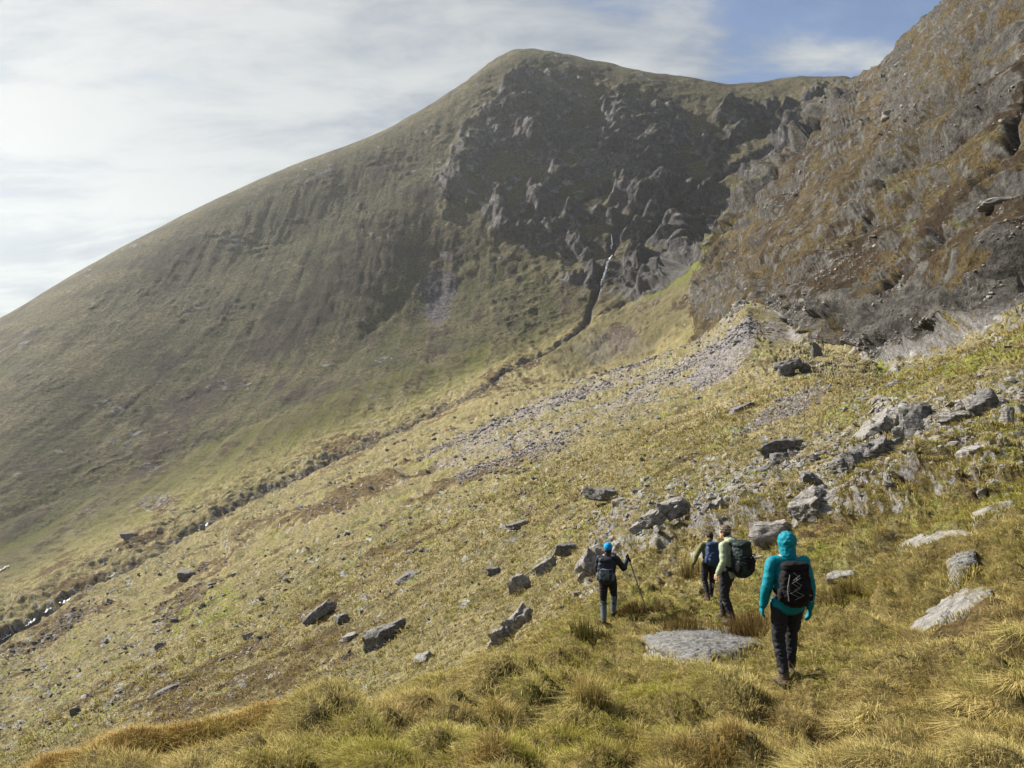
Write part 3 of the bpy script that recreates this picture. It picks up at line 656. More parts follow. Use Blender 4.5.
ROCKS = [
 (842, 583, 32, 13, 'wedge', 'pale', 'small pale wedge stone in the grass right of the turquoise hiker\'s shoulder', 6, 0, 0, 1, NEAR_R, 3),
 (770, 549, 46, 30, 'round', 'grey', 'rounded lilac grey boulder with slanting cracks behind the pale green hiker', 8, 0, 0, 1, OUT_R, 3),
 (752, 566, 24, 12, 'block', 'pale', 'pale squat stone at the foot of the rounded lilac boulder', 0, 0, 0, 1, OUT_R, 3),
 (884, 434, 56, 32, 'crag', 'pale', 'large pale rock leaning to the left at the top of the outcrop', 28, 0, 0, 1, OUT_R, 3.9),
 (902, 442, 22, 17, 'block', 'pale', 'small bright square block under the large leaning rock', 5, 0, 0, 1, OUT_R, 3.9),
 (918, 436, 40, 34, 'block', 'dark', 'dark steep sided block right of the bright square block', 10, 20, 0, .8, OUT_R, 3.9),
 (938, 444, 36, 14, 'slab', 'grey', 'thin grey slab tilting up at the right of the dark steep block', 20, 0, 0, 1, OUT_R, 3.9),
 (984, 420, 34, 32, 'wedge', 'dark', 'dark pointed rock standing alone near the right edge', 25, 10, 0, .8, OUT_R, 3.9),
 (1007, 428, 16, 22, 'block', 'pale', 'pale upright block just right of the dark pointed rock', -10, 0, 0, 1, OUT_R, 3.9),
 (956, 428, 38, 18, 'crag', 'pale', 'broken pale ledge left of the dark pointed rock', 10, 0, 0, 1, OUT_R, 3.9),
 (866, 472, 76, 38, 'crag', 'dark', 'broad dark overhanging crag in the middle of the outcrop', 6, -8, 0, .7, OUT_R, 3.9),
 (828, 516, 86, 44, 'crag', 'grey', 'long grey slab sloping down left below the dark overhang', 28, 0, 12, .7, OUT_R, 3.3),
 (812, 488, 26, 16, 'block', 'dark', 'dark block resting at the upper end of the long sloping slab', 0, 0, 0, 1, OUT_R, 3.6),
 (856, 508, 32, 14, 'slab', 'pale', 'pale leaning slab right of the long sloping slab', 22, 0, 10, 1, OUT_R, 3.5),
 (984, 458, 56, 26, 'crag', 'grey', 'broad layered grey slab by the right edge below the pointed rock', 12, 0, 0, .8, OUT_R, 3.9),
 (936, 475, 30, 20, 'wedge', 'grey', 'grey wedge between the dark overhang and the layered slab', 30, 0, 0, 1, OUT_R, 3.9),
 (963, 478, 11, 11, 'block', 'pale', 'small white cube like stone below the layered slab', 0, 0, 0, 1, OUT_R, 3.9),
 (993, 496, 32, 17, 'slab', 'pale', 'pale slab propped up to the right near the right edge', 35, 0, 0, .8, OUT_R, 3.6),
 (782, 458, 44, 20, 'blade', 'dark', 'dark blade of rock leaning out of the slope left of the outcrop', 32, 0, 0, .8, OUT_R, 4.2),
 (780, 464, 22, 12, 'block', 'dark', 'small dark block under the leaning dark blade', 10, 0, 0, 1, OUT_R, 4.2),
 (760, 475, 22, 11, 'wedge', 'dark', 'low dark wedge down left of the leaning dark blade', 12, 0, 0, 1, OUT_R, 4.0),
 (662, 528, 60, 32, 'crag', 'grey', 'big smooth faced grey outcrop behind the left walker\'s right hand', 22, 0, 0, .7, OUT_R, 3.4),
 (604, 572, 60, 32, 'crag', 'grey', 'smooth dark grey slab directly behind the left walker\'s head', 32, 0, 0, .6, OUT_R, 3.2),
 (740, 498, 24, 14, 'block', 'pale', 'pale broken stone at the top of the rubble left of the long slab', 15, 0, 0, 1, OUT_R, 3.9),
 (726, 512, 36, 22, 'crag', 'grey', 'grey wedge in the middle of the rubble left of the long slab', 35, 0, 0, 1, OUT_R, 3.5),
 (708, 520, 24, 17, 'wedge', 'dark', 'dark upright wedge at the lower end of the rubble', 40, 0, 0, .7, OUT_R, 3.5),
 (690, 518, 24, 12, 'block', 'grey', 'squat grey block between the smooth outcrop and the rubble', 0, 0, 0, 1, OUT_R, 3.5),
 (600, 507, 36, 20, 'wedge', 'dark', 'dark boulder with a slanted top on open slope above the left walker', -20, 0, 0, .9, MID_R, 3.9),
 (620, 507, 18, 10, 'block', 'pale', 'small pale stone touching the slant topped dark boulder', 10, 0, 0, 1, MID_R, 3.9),
 (565, 556, 24, 13, 'block', 'dark', 'dark squat rock left of the slab behind the left walker', 0, 0, 0, 1, MID_R, 3.6),
 (519, 595, 24, 22, 'round', 'grey', 'round grey boulder with a flat face left of the left walker', 0, 0, 0, .8, MID_R, 3.3),
 (514, 634, 52, 32, 'crag', 'grey', 'grey outcrop with a lichen spotted face under the brow left of the left walker', 30, 0, 0, .6, MID_R, 3.0),
 (545, 575, 26, 20, 'block', 'grey', 'cracked grey rock beside the lower end of the smooth dark slab', 30, 0, 0, .7, MID_R, 3.3),
 (493, 577, 14, 11, 'block', 'dark', 'small dark stone up left of the round grey boulder', 0, 0, 0, 1, MID_R, 4),
 (517, 529, 24, 10, 'wedge', 'dark', 'low dark rock alone in the middle of the sunlit slope', 5, 0, 0, 1, MID_R, 4),
 (408, 582, 26, 12, 'block', 'dark', 'flat topped dark rock above the largest dark boulder', 8, 0, 0, 1, MID_R, 4),
 (384, 646, 44, 28, 'block', 'dark', 'largest dark boulder on the slope below and left of the walkers', 18, 0, 0, .8, MID_R, 4),
 (321, 617, 32, 18, 'wedge', 'dark', 'dark slanted boulder upper left of the largest dark boulder', 32, 0, 0, .8, MID_R, 4),
 (342, 623, 18, 11, 'block', 'dark', 'small dark rock between the slanted and the largest dark boulder', 15, 0, 0, 1, MID_R, 4),
 (352, 640, 22, 9, 'wedge', 'grey', 'low grey stone just left of the largest dark boulder', 10, 0, 0, 1, MID_R, 4),
 (424, 662, 22, 12, 'block', 'pale', 'pale broken stone down right of the largest dark boulder', 20, 0, 0, 1, MID_R, 4),
 (187, 580, 21, 11, 'block', 'dark', 'dark boulder right of the stream bend in the valley', 0, 0, 0, 1, MID_R, 5.5),
 (129, 540, 19, 8, 'block', 'dark', 'dark boulder just across the stream in the valley', 0, 0, 0, 1, MID_R, 9.2),
 (160, 650, 12, 10, 'block', 'dark', 'small dark cubic boulder alone on the valley slope', 0, 0, 0, 1, MID_R, 5.5),
 (75, 715, 13, 10, 'block', 'dark', 'dark rock near the lower left corner', 10, 0, 0, 1, MID_R, 4.5),
 (168, 692, 20, 8, 'wedge', 'dark', 'low dark ledge right of the rock near the lower left corner', 15, 0, 0, 1, MID_R, 4.5),
 (236, 578, 11, 6, 'block', 'pale', 'pale stone right of the dark boulder by the stream bend', 10, 0, 0, 1, MID_R, 5.5),
 (202, 531, 7, 7, 'block', 'pale', 'white boulder sitting in the stream bed', 0, 0, 0, 1, MID_R, 8.5),
 (792, 376, 38, 18, 'crag', 'dark', 'big dark craggy boulder in the tawny hollow under the crag', 5, 0, 0, .9, HOL_R, 6.5),
 (817, 358, 13, 16, 'blade', 'dark', 'dark upright rock at the foot of the crag right of the big craggy boulder', 20, 0, 0, .8, HOL_R, 7.0),
 (743, 411, 26, 9, 'wedge', 'dark', 'long low dark rock below the tawny hollow', 15, 0, 0, 1, HOL_R, 6),
 (577, 598, 10, 7, 'block', 'pale', 'little pale stone on the path side left of the left walker\'s feet', 0, 0, 0, 1, MID_R, 3),
]
for (u, v, w_, h_, shp, mt, lab, tl, yw, pt_, dp, grp, tm) in ROCKS:
    boulder(u, v, w_, h_, shp, mt, lab, tl, yw, pt_, dp, group=grp, tmin=tm, sub=5 if w_ > 60 else 4)
draped('wide', 'rough', 'wide low gravelly grey slab half buried in grass left of the turquoise hiker\'s legs', .12, NEAR_R, 5)
draped('long', 'pale', 'long flat pale slab tilted up to the right in the grass at the right', .12, NEAR_R, 15)
draped('speckled', 'rough', 'speckled grey rock showing through turf just above the long pale slab', .12, NEAR_R, 25)
draped('edge', 'pale', 'long pale slab flush with the turf at the right edge', .14, OUT_R, 35)
draped('thin', 'pale', 'thin flat pale slab lying across the slope above the speckled rock', .14, OUT_R, 45)
draped('middle', 'pale', 'flat pale slab behind the heads of the two middle hikers', .2, OUT_R, 55)
# slabs let into the right hand crag
for (u, v, w_, h_, mt, lab, tl) in [(1000, 207, 44, 11, 'grey', 'jutting layered ledge on the right edge of the brown crag', 4), (893, 120, 26, 11, 'pale', 'pair of pale square blocks high on the crag face', 0), (868, 124, 18, 8, 'pale', 'smaller pale ledge left of the pale square blocks high on the crag', 5)]:
    boulder(u, v, w_, h_, 'block', mt, lab, tl, group='ledges on the crag', tmin=8.2, sub=4, depth=.8)

# small stones nobody could count: broken rock lying over the slopes
def stones(name, mask, count, px, mat, tr, seed, dmax=900):
    r = np.random.default_rng(seed)
    cand = (mask > .05) & (T > tr[0]) & (T < tr[1]) & (U > -30) & (U < 1054) & (D < dmax)
    idx = np.nonzero(cand)[0]
    # even in area seen: the grid is about even in the view, so take points evenly
    pr = mask[idx].astype(float); pr /= pr.sum()
    pick = r.choice(idx, count, p=pr)
    v0, f0 = ICO[1]
    base = []
    for k in range(12):
        d = v0.copy(); rad = np.full(len(d), 1.3)
        for _ in range(9):
            n = r.normal(size=3); n /= np.linalg.norm(n); dp = d@n; rad = np.minimum(rad, np.where(dp > .05, r.uniform(.5, .9)/np.maximum(dp, .05), 9))
        base.append(d*rad[:, None])
    base = np.array(base)
    s = np.exp(r.normal(np.log(px), .45, count))*D[pick]/F*.5
    sh = base[r.integers(0, 12, count)]*np.stack([r.uniform(.8, 1.6, count), r.uniform(.7, 1.2, count), r.uniform(.45, .9, count)], 1)[:, None, :]
    a = r.uniform(0, 6.28, count); c_, s_ = np.cos(a), np.sin(a)
    t = r.normal(.25, .3, count); ct, st = np.cos(t), np.sin(t)
    x, y, z = sh[..., 0], sh[..., 1], sh[..., 2]
    x, z = x*ct[:, None]+z*-st[:, None], x*st[:, None]+z*ct[:, None]
    xx = x*c_[:, None]-y*s_[:, None]; yy = x*s_[:, None]+y*c_[:, None]
    co = np.stack([xx, yy, z], 2)*s[:, None, None]+PT[pick][:, None, :]+NT[pick][:, None, :]*(s*.15)[:, None, None]
    co = co.reshape(-1, 3); n = len(v0)
    f = (f0[None]+(np.arange(count)*n)[:, None, None]).reshape(-1, 3)
    o = bpy.data.objects.new(name, np_mesh(name, co, f, False, RM[mat])); link(o); o['kind'] = 'stuff'
    return o
brk = sstep(-.1, .5, nmid)
stones('scree', (scree*(T < 8.7)+talus*.25)*(.15+brk**2*1.5), 15000, 1.9, 'grey', (6, 8.7), 1)
stones('rubble', (outc*.8+.05)*(.2+brk), 2600, 4.2, 'grey', (3.6, 7), 2)
stones('scattered_stones', (.07+brk**3)*np.ones(len(T)), 8500, 2.3, 'dark', (4.2, 8.2), 3)
stones('pale_stones', (.1+brk**2+talus), 2600, 2.0, 'pale', (4.2, 8.2), 5)
stones('crag_rubble', (crag+cliff*.3)*(.05+sstep(.1, .6, nmid)), 2000, 2.0, 'grey', (8, 11.3), 4)
print('rocks done')
# ------------------------------------------------------------------ grass
def blade_material(name, a, b_, c, trans=.22):
    m = bpy.data.materials.new(name); nt = nodes_of(m); b = NB(nt)
    at = b.n('ShaderNodeVertexColor', layer_name='blade').outputs['Color']
    s = b.n('ShaderNodeSeparateColor'); b.l(at, s.inputs[0]); r_, h_, g_ = s.outputs   # tint with hollow shade, height up the blade, greenness
    col = b.mix(r_, a, b_); col = b.mix(g_, col, c)
    col = b.mix(b.math('MULTIPLY', b.math('SUBTRACT', 1., h_), .80), col, (.035, .03, .012))  # brown thatch at the root, plus shade painted low on blades
    df = b.n('ShaderNodeBsdfDiffuse'); b.l(col, df.inputs[0]); tr = b.n('ShaderNodeBsdfTranslucent'); b.l(col, tr.inputs[0])
    mx = b.n('ShaderNodeMixShader', i_Fac=trans); b.l(df.outputs[0], mx.inputs[1]); b.l(tr.outputs[0], mx.inputs[2])
    o = b.n('ShaderNodeOutputMaterial'); b.l(mx.outputs[0], o.inputs[0]); return m
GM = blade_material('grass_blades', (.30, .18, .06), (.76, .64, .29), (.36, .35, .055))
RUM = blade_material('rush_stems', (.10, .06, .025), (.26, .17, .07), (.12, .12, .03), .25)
def blades(base, out, up, length, width, tint, green, droop, side):
    """base (N,3) feet, out (N,3) lean direction, returns verts and tris of bent three-part blades"""
    N = len(base)
    z = np.array([0, 0, 1.0])
    m = base + (z*up[:, None]*.62+out*(1-up)[:, None]*.5)*length[:, None]
    tip = m + (z*(up-droop)[:, None]*.45+out*(1-up+droop*.7)[:, None]*.6)*length[:, None]
    wv = side*width[:, None]*.5
    co = np.stack([base-wv, base+wv, m-wv*.75, m+wv*.75, tip], 1).reshape(-1, 3)
    k = (np.arange(N)*5)[:, None, None]
    f = (np.array([[0, 1, 3], [0, 3, 2], [2, 3, 4]])[None]+k).reshape(-1, 3)
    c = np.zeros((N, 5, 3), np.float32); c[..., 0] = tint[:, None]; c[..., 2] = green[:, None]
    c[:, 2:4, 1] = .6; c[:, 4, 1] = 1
    return co, f, c.reshape(-1, 3)
def tufts(name, pos, nb, length, spread, up, tint, green, droop, wpx, mat, seed, wind=(-.35, .1), kind='stuff', parent=None, wmin=.003):
    r = np.random.default_rng(seed); n = len(pos)
    rep = np.repeat(np.arange(n), nb); N = len(rep)
    a = r.uniform(0, 2*np.pi, N); rad = np.sqrt(r.uniform(0, 1, N))
    out = np.stack([np.cos(a), np.sin(a), np.zeros(N)], 1)
    base = pos[rep]+out*(rad*np.asarray(spread)[rep])[:, None]
    base[:, 2] -= .02+rad*rad*np.asarray(spread)[rep]*.35
    o2 = out*(.35+.65*rad)[:, None]+np.array([wind[0], wind[1], 0])+r.normal(0, .25, (N, 3))*[1, 1, 0]
    L = np.asarray(length)[rep]*r.uniform(.55, 1.15, N)
    d = np.linalg.norm(base[:, :2], axis=1)
    W = np.maximum(wmin, d/F*wpx)*r.uniform(.7, 1.3, N)
    toc = np.stack([-base[:, 1], base[:, 0], np.zeros(N)], 1); toc /= np.linalg.norm(toc, axis=1)[:, None]
    th_ = r.uniform(-1.1, 1.1, N)
    rd = np.stack([base[:, 0], base[:, 1], np.zeros(N)], 1); rd /= np.linalg.norm(rd, axis=1)[:, None]
    side = toc*np.cos(th_)[:, None]+rd*np.sin(th_)[:, None]
    co, f, c = blades(base, o2, np.clip(np.asarray(up)[rep]+r.normal(0, .12, N), .15, 1), L, W,
                      np.clip(np.asarray(tint)[rep]+r.normal(0, .22, N), 0, 1), np.clip(np.asarray(green)[rep]+r.normal(0, .15, N), 0, 1), np.asarray(droop)[rep], side)
    me = np_mesh(name, co, f, False, mat); set_col(me, 'blade', c)
    o = bpy.data.objects.new(name, me); link(o, parent)
    if kind: o['kind'] = kind
    return o
BARE = [(650, 635, 760, 658), (925, 600, 985, 634), (945, 557, 974, 584), (905, 537, 966, 549), (975, 507, 1013, 521), (690, 547, 738, 560)]
def terrain_lookup(a, rr_):
    """vectorised ground point for bearing a and range rr_"""
    j = np.clip(np.searchsorted(A, a), 1, NC-1); j = np.where(np.abs(A[j]-a) < np.abs(A[j-1]-a), j, j-1)
    base_k = np.empty(len(a), int)
    LR = np.log(RR)
    for i0 in range(0, len(a), 20000):
        sl_ = slice(i0, i0+20000)
        base_k[sl_] = (LR[:, j[sl_]] < np.log(rr_[sl_])[None]).sum(0)
    return np.clip(base_k, 0, NR-1)*NC+j
def scatter(n, r0, r1, seed, u0=-60, u1=1090):
    r = np.random.default_rng(seed)
    a = np.arctan((r.uniform(u0, u1, n)-CX)/F); rr_ = np.exp(r.uniform(np.log(r0), np.log(r1), n))
    i = terrain_lookup(a, rr_)
    u, v = UT.ravel()[i], VT.ravel()[i]
    ok = np.ones(n, bool)
    for x0, y0, x1, y1 in BARE: ok &= ~((u > x0) & (u < x1) & (v > y0) & (v < y1) & (T[i] < 5))
    return i[ok], r
def gn(i, s, seed): return perlin(PT[i]*[1, 1, .2], 1/s, seed)
# short turf between the tussocks
i, r = scatter(24000, 3.0, 30, 31)
big = gn(i, 2.3, 130); sm = gn(i, .7, 131)
g = np.clip(.38+.9*big, 0, .95)
tufts('short_grass', PT[i], 24, .09+.005*D[i]+.06*r.random(len(i)), .07+D[i]*.004, .55+0*big, np.clip(.5+.4*sm+1.4*hum[i], 0, 1), g, .3+0*big, .42, GM, 41, wmin=.0026)  # tint falls in hollows, painting their shade into the blades
# straw coloured tussocks on the tops of the hummocks
i, r = scatter(15000, 3.2, 34, 32)
keep = hum[i]+r.normal(0, .05, len(i)) > .0
i = i[keep]; big = gn(i, 2.3, 130); sm = gn(i, 1.1, 132)
tufts('tussock_grass', PT[i], 34, .14+.16*np.clip(sm*1.6, 0, 1)**1.5, .10+D[i]*.003, .58-.1*sm, np.clip(.55+.8*gn(i, .9, 133)+1.2*hum[i], 0, 1), np.clip(.25+.9*gn(i, 1.3, 137), 0, .85), .6+.2*sm, .42, GM, 42, wmin=.0026)  # paler on hummock tops: relief shading put into the tint
# sparser coarse clumps on the slope beyond
i, r = scatter(12000, 17, 120, 33)
big = gn(i, 14, 134)
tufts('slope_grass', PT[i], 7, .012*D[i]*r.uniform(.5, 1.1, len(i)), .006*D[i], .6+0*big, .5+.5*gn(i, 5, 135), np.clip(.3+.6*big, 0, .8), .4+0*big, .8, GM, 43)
# the shaggy fringe along the brow on the left
r = np.random.default_rng(77)
uu = r.uniform(30, 350, 420); lipd = np.interp(uu, [0, 60, 150, 250, 345, 420], [5.4, 5.8, 6.3, 7, 8, 9.3])*(1+r.normal(0, .02, 420))
i = terrain_lookup(np.arctan((uu-CX)/F), lipd/np.cos(np.arctan((uu-CX)/F)))
big = gn(i, .6, 140)
tufts('fringe_grass', PT[i]+[0, 0, .0], 70, .21+.08*big, .10+0*big, .66+0*big, .15+.3*big, .02+0*big, .75+0*big, .5, GM, 44, wind=(-.5, .15))
# tufts growing up against the foot of each near rock
r = np.random.default_rng(88); fp = []
for (x, y, w_, l_) in ROCKFEET:
    for q in range(int(6+w_*5)):
        a_ = r.uniform(math.pi*.95, math.pi*2.05); m_ = r.uniform(.85, 1.25)
        px_, py_ = x+math.cos(a_)*w_*.5*m_, y+l_*.15+math.sin(a_)*l_*.5*m_
        fp.append((px_, py_, ground_z(px_, py_)))
nb_ = len(fp); fp += [tuple(q) for q in SLABFEET]
fp = np.array(fp); dd = fp[:, 1]; e = np.ones(len(fp))
tufts('foot_grass', fp, 16, .05+.0095*dd, .012*dd, .7*e, .5*e, .25+.3*r.random(len(fp)), .35*e, .7, GM, 45)
# single clumps that stand out
def clump(u, v, name, label, cat, group, rad, length, nblades, tint, green, up, droop, mat, seed, wind=(-.3, 0), tmin=1.5, nsub=9):
    p, n, d = ground_at(u, v, tmin)
    r = np.random.default_rng(seed)
    pts = []
    for _ in range(nsub):
        a = r.uniform(0, 6.28); q = rad*math.sqrt(r.uniform(0, 1))
        x, y = p.x+q*math.cos(a), p.y+q*math.sin(a)*.7
        pts.append((x, y, ground_z(x, y)+.35*rad*(1-(q/rad)**2)*(1 if droop > .3 else 0)))
    pts = np.array(pts); k = np.ones(len(pts))
    o = tufts(name, pts, nblades//nsub, k*length, k*rad*.45, k*up, k*tint, k*green, k*droop, .6, mat, seed, wind, kind=None)
    tag(o, label, cat, group)
RG, TG = 'clumps of rushes', 'tussocks that stand out of the turf'
CL = [
 (750, 640, 'rush_clump', 'brown rush clump round the legs of the pale green hiker', 'rushes', RG, .34, .50, 900, .35, .1, .82, .15, RUM, 1),
 (690, 632, 'rush_clump', 'thin brown rushes left of the pale green hiker\'s legs', 'rushes', RG, .40, .38, 420, .6, .3, .82, .15, RUM, 2),
 (693, 578, 'rush_clump', 'sparse upright rushes right of the left walker', 'rushes', RG, .35, .55, 160, .6, .3, .97, .05, RUM, 3),
 (838, 606, 'rush_clump', 'upright rushes right of the turquoise hiker\'s legs', 'rushes', RG, .34, .40, 420, .6, .45, .82, .15, RUM, 4),
 (640, 618, 'rush_clump', 'low dark brown mound of rushes right of the left walker\'s feet', 'rushes', RG, .42, .30, 900, .1, .05, .7, .4, RUM, 5),
 (590, 634, 'rush_clump', 'dark green rush clump left of the left walker\'s feet', 'rushes', RG, .30, .38, 420, .15, .7, .85, .2, RUM, 6),
 (985, 722, 'grass_tussock', 'large shaggy tussock drooping over its dark side near the right edge', 'tussock', TG, .24, .17, 1700, .6, .05, .6, .9, GM, 7),
 (728, 738, 'grass_tussock', 'russet rounded tussock below the turquoise hiker\'s feet', 'tussock', TG, .15, .20, 700, .25, .0, .75, .5, GM, 8),
 (700, 762, 'grass_tussock', 'wide russet tussock at the bottom edge right of centre', 'tussock', TG, .20, .16, 900, .15, .0, .65, .5, GM, 9),
 (480, 775, 'grass_tussock', 'russet tussock cut by the bottom edge', 'tussock', TG, .15, .2, 700, .25, .05, .7, .5, GM, 10),
 (500, 722, 'grass_tussock', 'tall tussock leaning over a dark hollow below the brow', 'tussock', TG, .16, .34, 700, .55, .15, .75, .5, GM, 11),
 (600, 712, 'grass_tussock', 'tall tussock right of the one leaning over the dark hollow', 'tussock', TG, .17, .30, 700, .55, .15, .8, .4, GM, 12),
 (640, 745, 'grass_tussock', 'ragged tussock above the wide russet tussock', 'tussock', TG, .15, .24, 600, .6, .25, .75, .5, GM, 13),
 (855, 730, 'grass_tussock', 'straw tussock in the lower right between the hiker\'s feet and the shaggy tussock', 'tussock', TG, .2, .24, 800, .8, .1, .65, .6, GM, 14),
]
for c in CL: clump(*c)
print('grass done')
# ------------------------------------------------------------------ walkers
def cloth(name, col, rough=.8, sc_=30, var=.25, sheen=0):
    m = bpy.data.materials.new(name); nt = nodes_of(m); b = NB(nt)
    pos = b.n('ShaderNodeTexCoord').outputs['Object']
    n_ = b.noise(pos, sc_, 4, .6); n2_ = b.noise(pos, 4, 3, .6)
    c = b.mix(n_, tuple(x*(1-var) for x in col), tuple(min(1, x*(1+var)) for x in col))
    c = b.mix(b.math('MULTIPLY', n2_, .3), c, tuple(x*.8 for x in col))
    bs = b.n('ShaderNodeBsdfPrincipled', i_Roughness=rough); bs.inputs['Specular IOR Level'].default_value = .18
    b.l(c, bs.inputs['Base Color'])
    bp = b.n('ShaderNodeBump', i_Strength=.5, i_Distance=.01); b.l(b.noise(pos, 14, 4, .6, .6), bp.inputs['Height']); b.l(bp.outputs[0], bs.inputs['Normal'])
    o = b.n('ShaderNodeOutputMaterial'); b.l(bs.outputs[0], o.inputs[0]); return m
MT = {'skin': cloth('skin', (.50, .31, .23), .6), 'turq': cloth('turquoise_shell', (.0, .155, .215), .65), 'black': cloth('black_cloth', (.006, .006, .008), .85),
      'trouser': cloth('dark_trouser', (.016, .017, .022), .75), 'boot': cloth('boot_leather', (.06, .045, .035), .7), 'navy': cloth('navy_pack', (.02, .04, .10), .6),
      'sage': cloth('pale_green_shell', (.27, .32, .235), .6), 'blue': cloth('bright_blue_knit', (.0, .22, .55), .8), 'dnavy': cloth('dark_navy_jacket', (.012, .018, .030), .6),
      'beanie': cloth('brown_knit', (.10, .075, .06), .9), 'stripe': cloth('pale_knit_band', (.42, .38, .33), .9), 'cord': cloth('pale_cord', (.13, .135, .14), .4), 'olive': cloth('olive_sleeve', (.12, .12, .05), .7),
      'alu': cloth('pole_metal', (.12, .12, .13), .35), 'hair': cloth('dark_hair', (.03, .02, .014), .7), 'eye': cloth('eye', (.6, .6, .6), .2), 'dpack': cloth('dark_green_pack', (.012, .022, .024), .6), 'gaiter': cloth('grey_gaiter', (.09, .11, .14), .6)}
V3 = Vector
class Blob:
    """solids that overlap, fused into one skin by a voxel remesh"""
    def __init__(s): s.v = []; s.f = []; s.k = 0
    def add(s, v, f): s.v.append(np.asarray(v)); s.f.append(np.asarray(f)+s.k); s.k += len(v)
    def ell(s, c, r, rot=None, p=1.0):
        v, f = ICO[2] if p == 1 else ICO[4]
        w_ = np.sign(v)*np.abs(v)**p
        if p != 1: pass
        q = w_*np.array(r)
        if rot is not None: q = q@np.array(rot).T
        s.add(q+np.array(c), f)
    def cap(s, a, b_, ra, rb, flat=1.0):
        """tapered limb between joints a and b"""
        a = np.array(a, float); b_ = np.array(b_, float); d = b_-a; L = np.linalg.norm(d); d /= L
        up = np.array([0, 0, 1.]) if abs(d[2]) < .9 else np.array([0, 1., 0])
        x = np.cross(up, d); x /= np.linalg.norm(x); y = np.cross(d, x)
        prof = [(-ra*math.cos(t), ra*math.sin(t)) for t in np.linspace(.12, math.pi/2, 5)]+[(L+rb*math.sin(t), rb*math.cos(t)) for t in np.linspace(0, math.pi/2-.12, 5)]
        n = 14; V_ = []; Fc = []
        for h, r_ in prof:
            for k in range(n):
                t = 2*math.pi*k/n; V_.append(a+d*h+x*math.cos(t)*r_+y*math.sin(t)*r_*flat)
        for i in range(len(prof)-1):
            for k in range(n):
                p, q = i*n+k, i*n+(k+1) % n; Fc += [(p, q, q+n), (p, q+n, p+n)]
        V_.append(a-d*ra); V_.append(b_+d*rb); m = len(prof)*n
        for k in range(n): Fc.append(((k+1) % n, k, m)); Fc.append((m-n+k, m-n+(k+1) % n, m+1))
        s.add(V_, Fc)
    def chain(s, pts, rad):
        for i in range(len(pts)-1): s.cap(pts[i], pts[i+1], rad[i], rad[i+1])
    def make(s, name, mat, parent, vox=.008, smooth=3, wrinkle=0., wscale=9., seed=1):
        me = np_mesh('tmp', np.concatenate(s.v), np.concatenate(s.f), True)
        o = bpy.data.objects.new('tmp', me); COL.objects.link(o)
        md = o.modifiers.new('r', 'REMESH'); md.mode = 'VOXEL'; md.voxel_size = vox; md.use_smooth_shade = True
        if smooth: sm = o.modifiers.new('s', 'SMOOTH'); sm.iterations = smooth; sm.factor = .6
        dg = bpy.context.evaluated_depsgraph_get(); dg.update()
        out = bpy.data.meshes.new_from_object(o.evaluated_get(dg)); bpy.data.objects.remove(o); bpy.data.meshes.remove(me)
        if wrinkle:
            n = len(out.vertices); co = np.empty(n*3, np.float32); out.vertices.foreach_get('co', co); co = co.reshape(-1, 3)
            no = np.empty(n*3, np.float32); out.vertices.foreach_get('normal', no); no = no.reshape(-1, 3)
            w_ = 1-2*np.abs(perlin(co*[1, 1, 1.9], wscale, seed))
            w2 = perlin(co, wscale*2.3, seed+3)
            co = co+no*(wrinkle*(w_*.6+w2*.5))[:, None]
            out.vertices.foreach_set('co', co.astype(np.float32).ravel()); out.update()
        out.name = name; out.materials.clear(); out.materials.append(MT[mat])
        out.polygons.foreach_set('use_smooth', np.ones(len(out.polygons), bool))
        r = bpy.data.objects.new(name, out); link(r, parent); return r

def hand(b, wrist, elbow, palm_dir=None, grip=None, left=False, sc_=1.0):
    """palm, four unequal bent fingers and a thumb off the side of the palm"""
    w = np.array(wrist, float); d = w-np.array(elbow, float); d /= np.linalg.norm(d)
    if grip is not None: d = np.array(grip, float); d /= np.linalg.norm(d)
    s = -1 if left else 1
    across = np.cross(d, [s*1., 0, 0]);
    if np.linalg.norm(across) < .3: across = np.array([0, 1., 0])
    across /= np.linalg.norm(across)                   # thumb side points ahead
    inw = np.cross(across, d); inw /= np.linalg.norm(inw)
    if inw[0]*s > 0: inw = -inw                         # palm faces the thigh
    palm = w+d*.045*sc_
    for t in np.linspace(-1, 1, 4): b.cap(w+across*t*.012, palm+d*.03+across*t*.026, .013, .012)
    for k, (ln, off) in enumerate(((.075, .030), (.085, .010), (.078, -.010), (.060, -.029))):
        p0 = palm+d*.035+across*off; c1 = .35 if grip is None else 1.0
        p1 = p0+(d*math.cos(c1)+inw*math.sin(c1))*ln*.42
        p2 = p1+(d*math.cos(c1*2)+inw*math.sin(c1*2))*ln*.33
        p3 = p2+(d*math.cos(c1*2.8)+inw*math.sin(c1*2.8))*ln*.25
        b.chain([p0, p1, p2, p3], [.0095, .009, .0085, .007])
    t0 = w+d*.03+across*.022; t1 = t0+(across*.7+d*.6+inw*.3)*.032; t2 = t1+(across*.25+d*.8+inw*.5)*.028
    b.chain([t0, t1, t2], [.012, .0105, .0085])

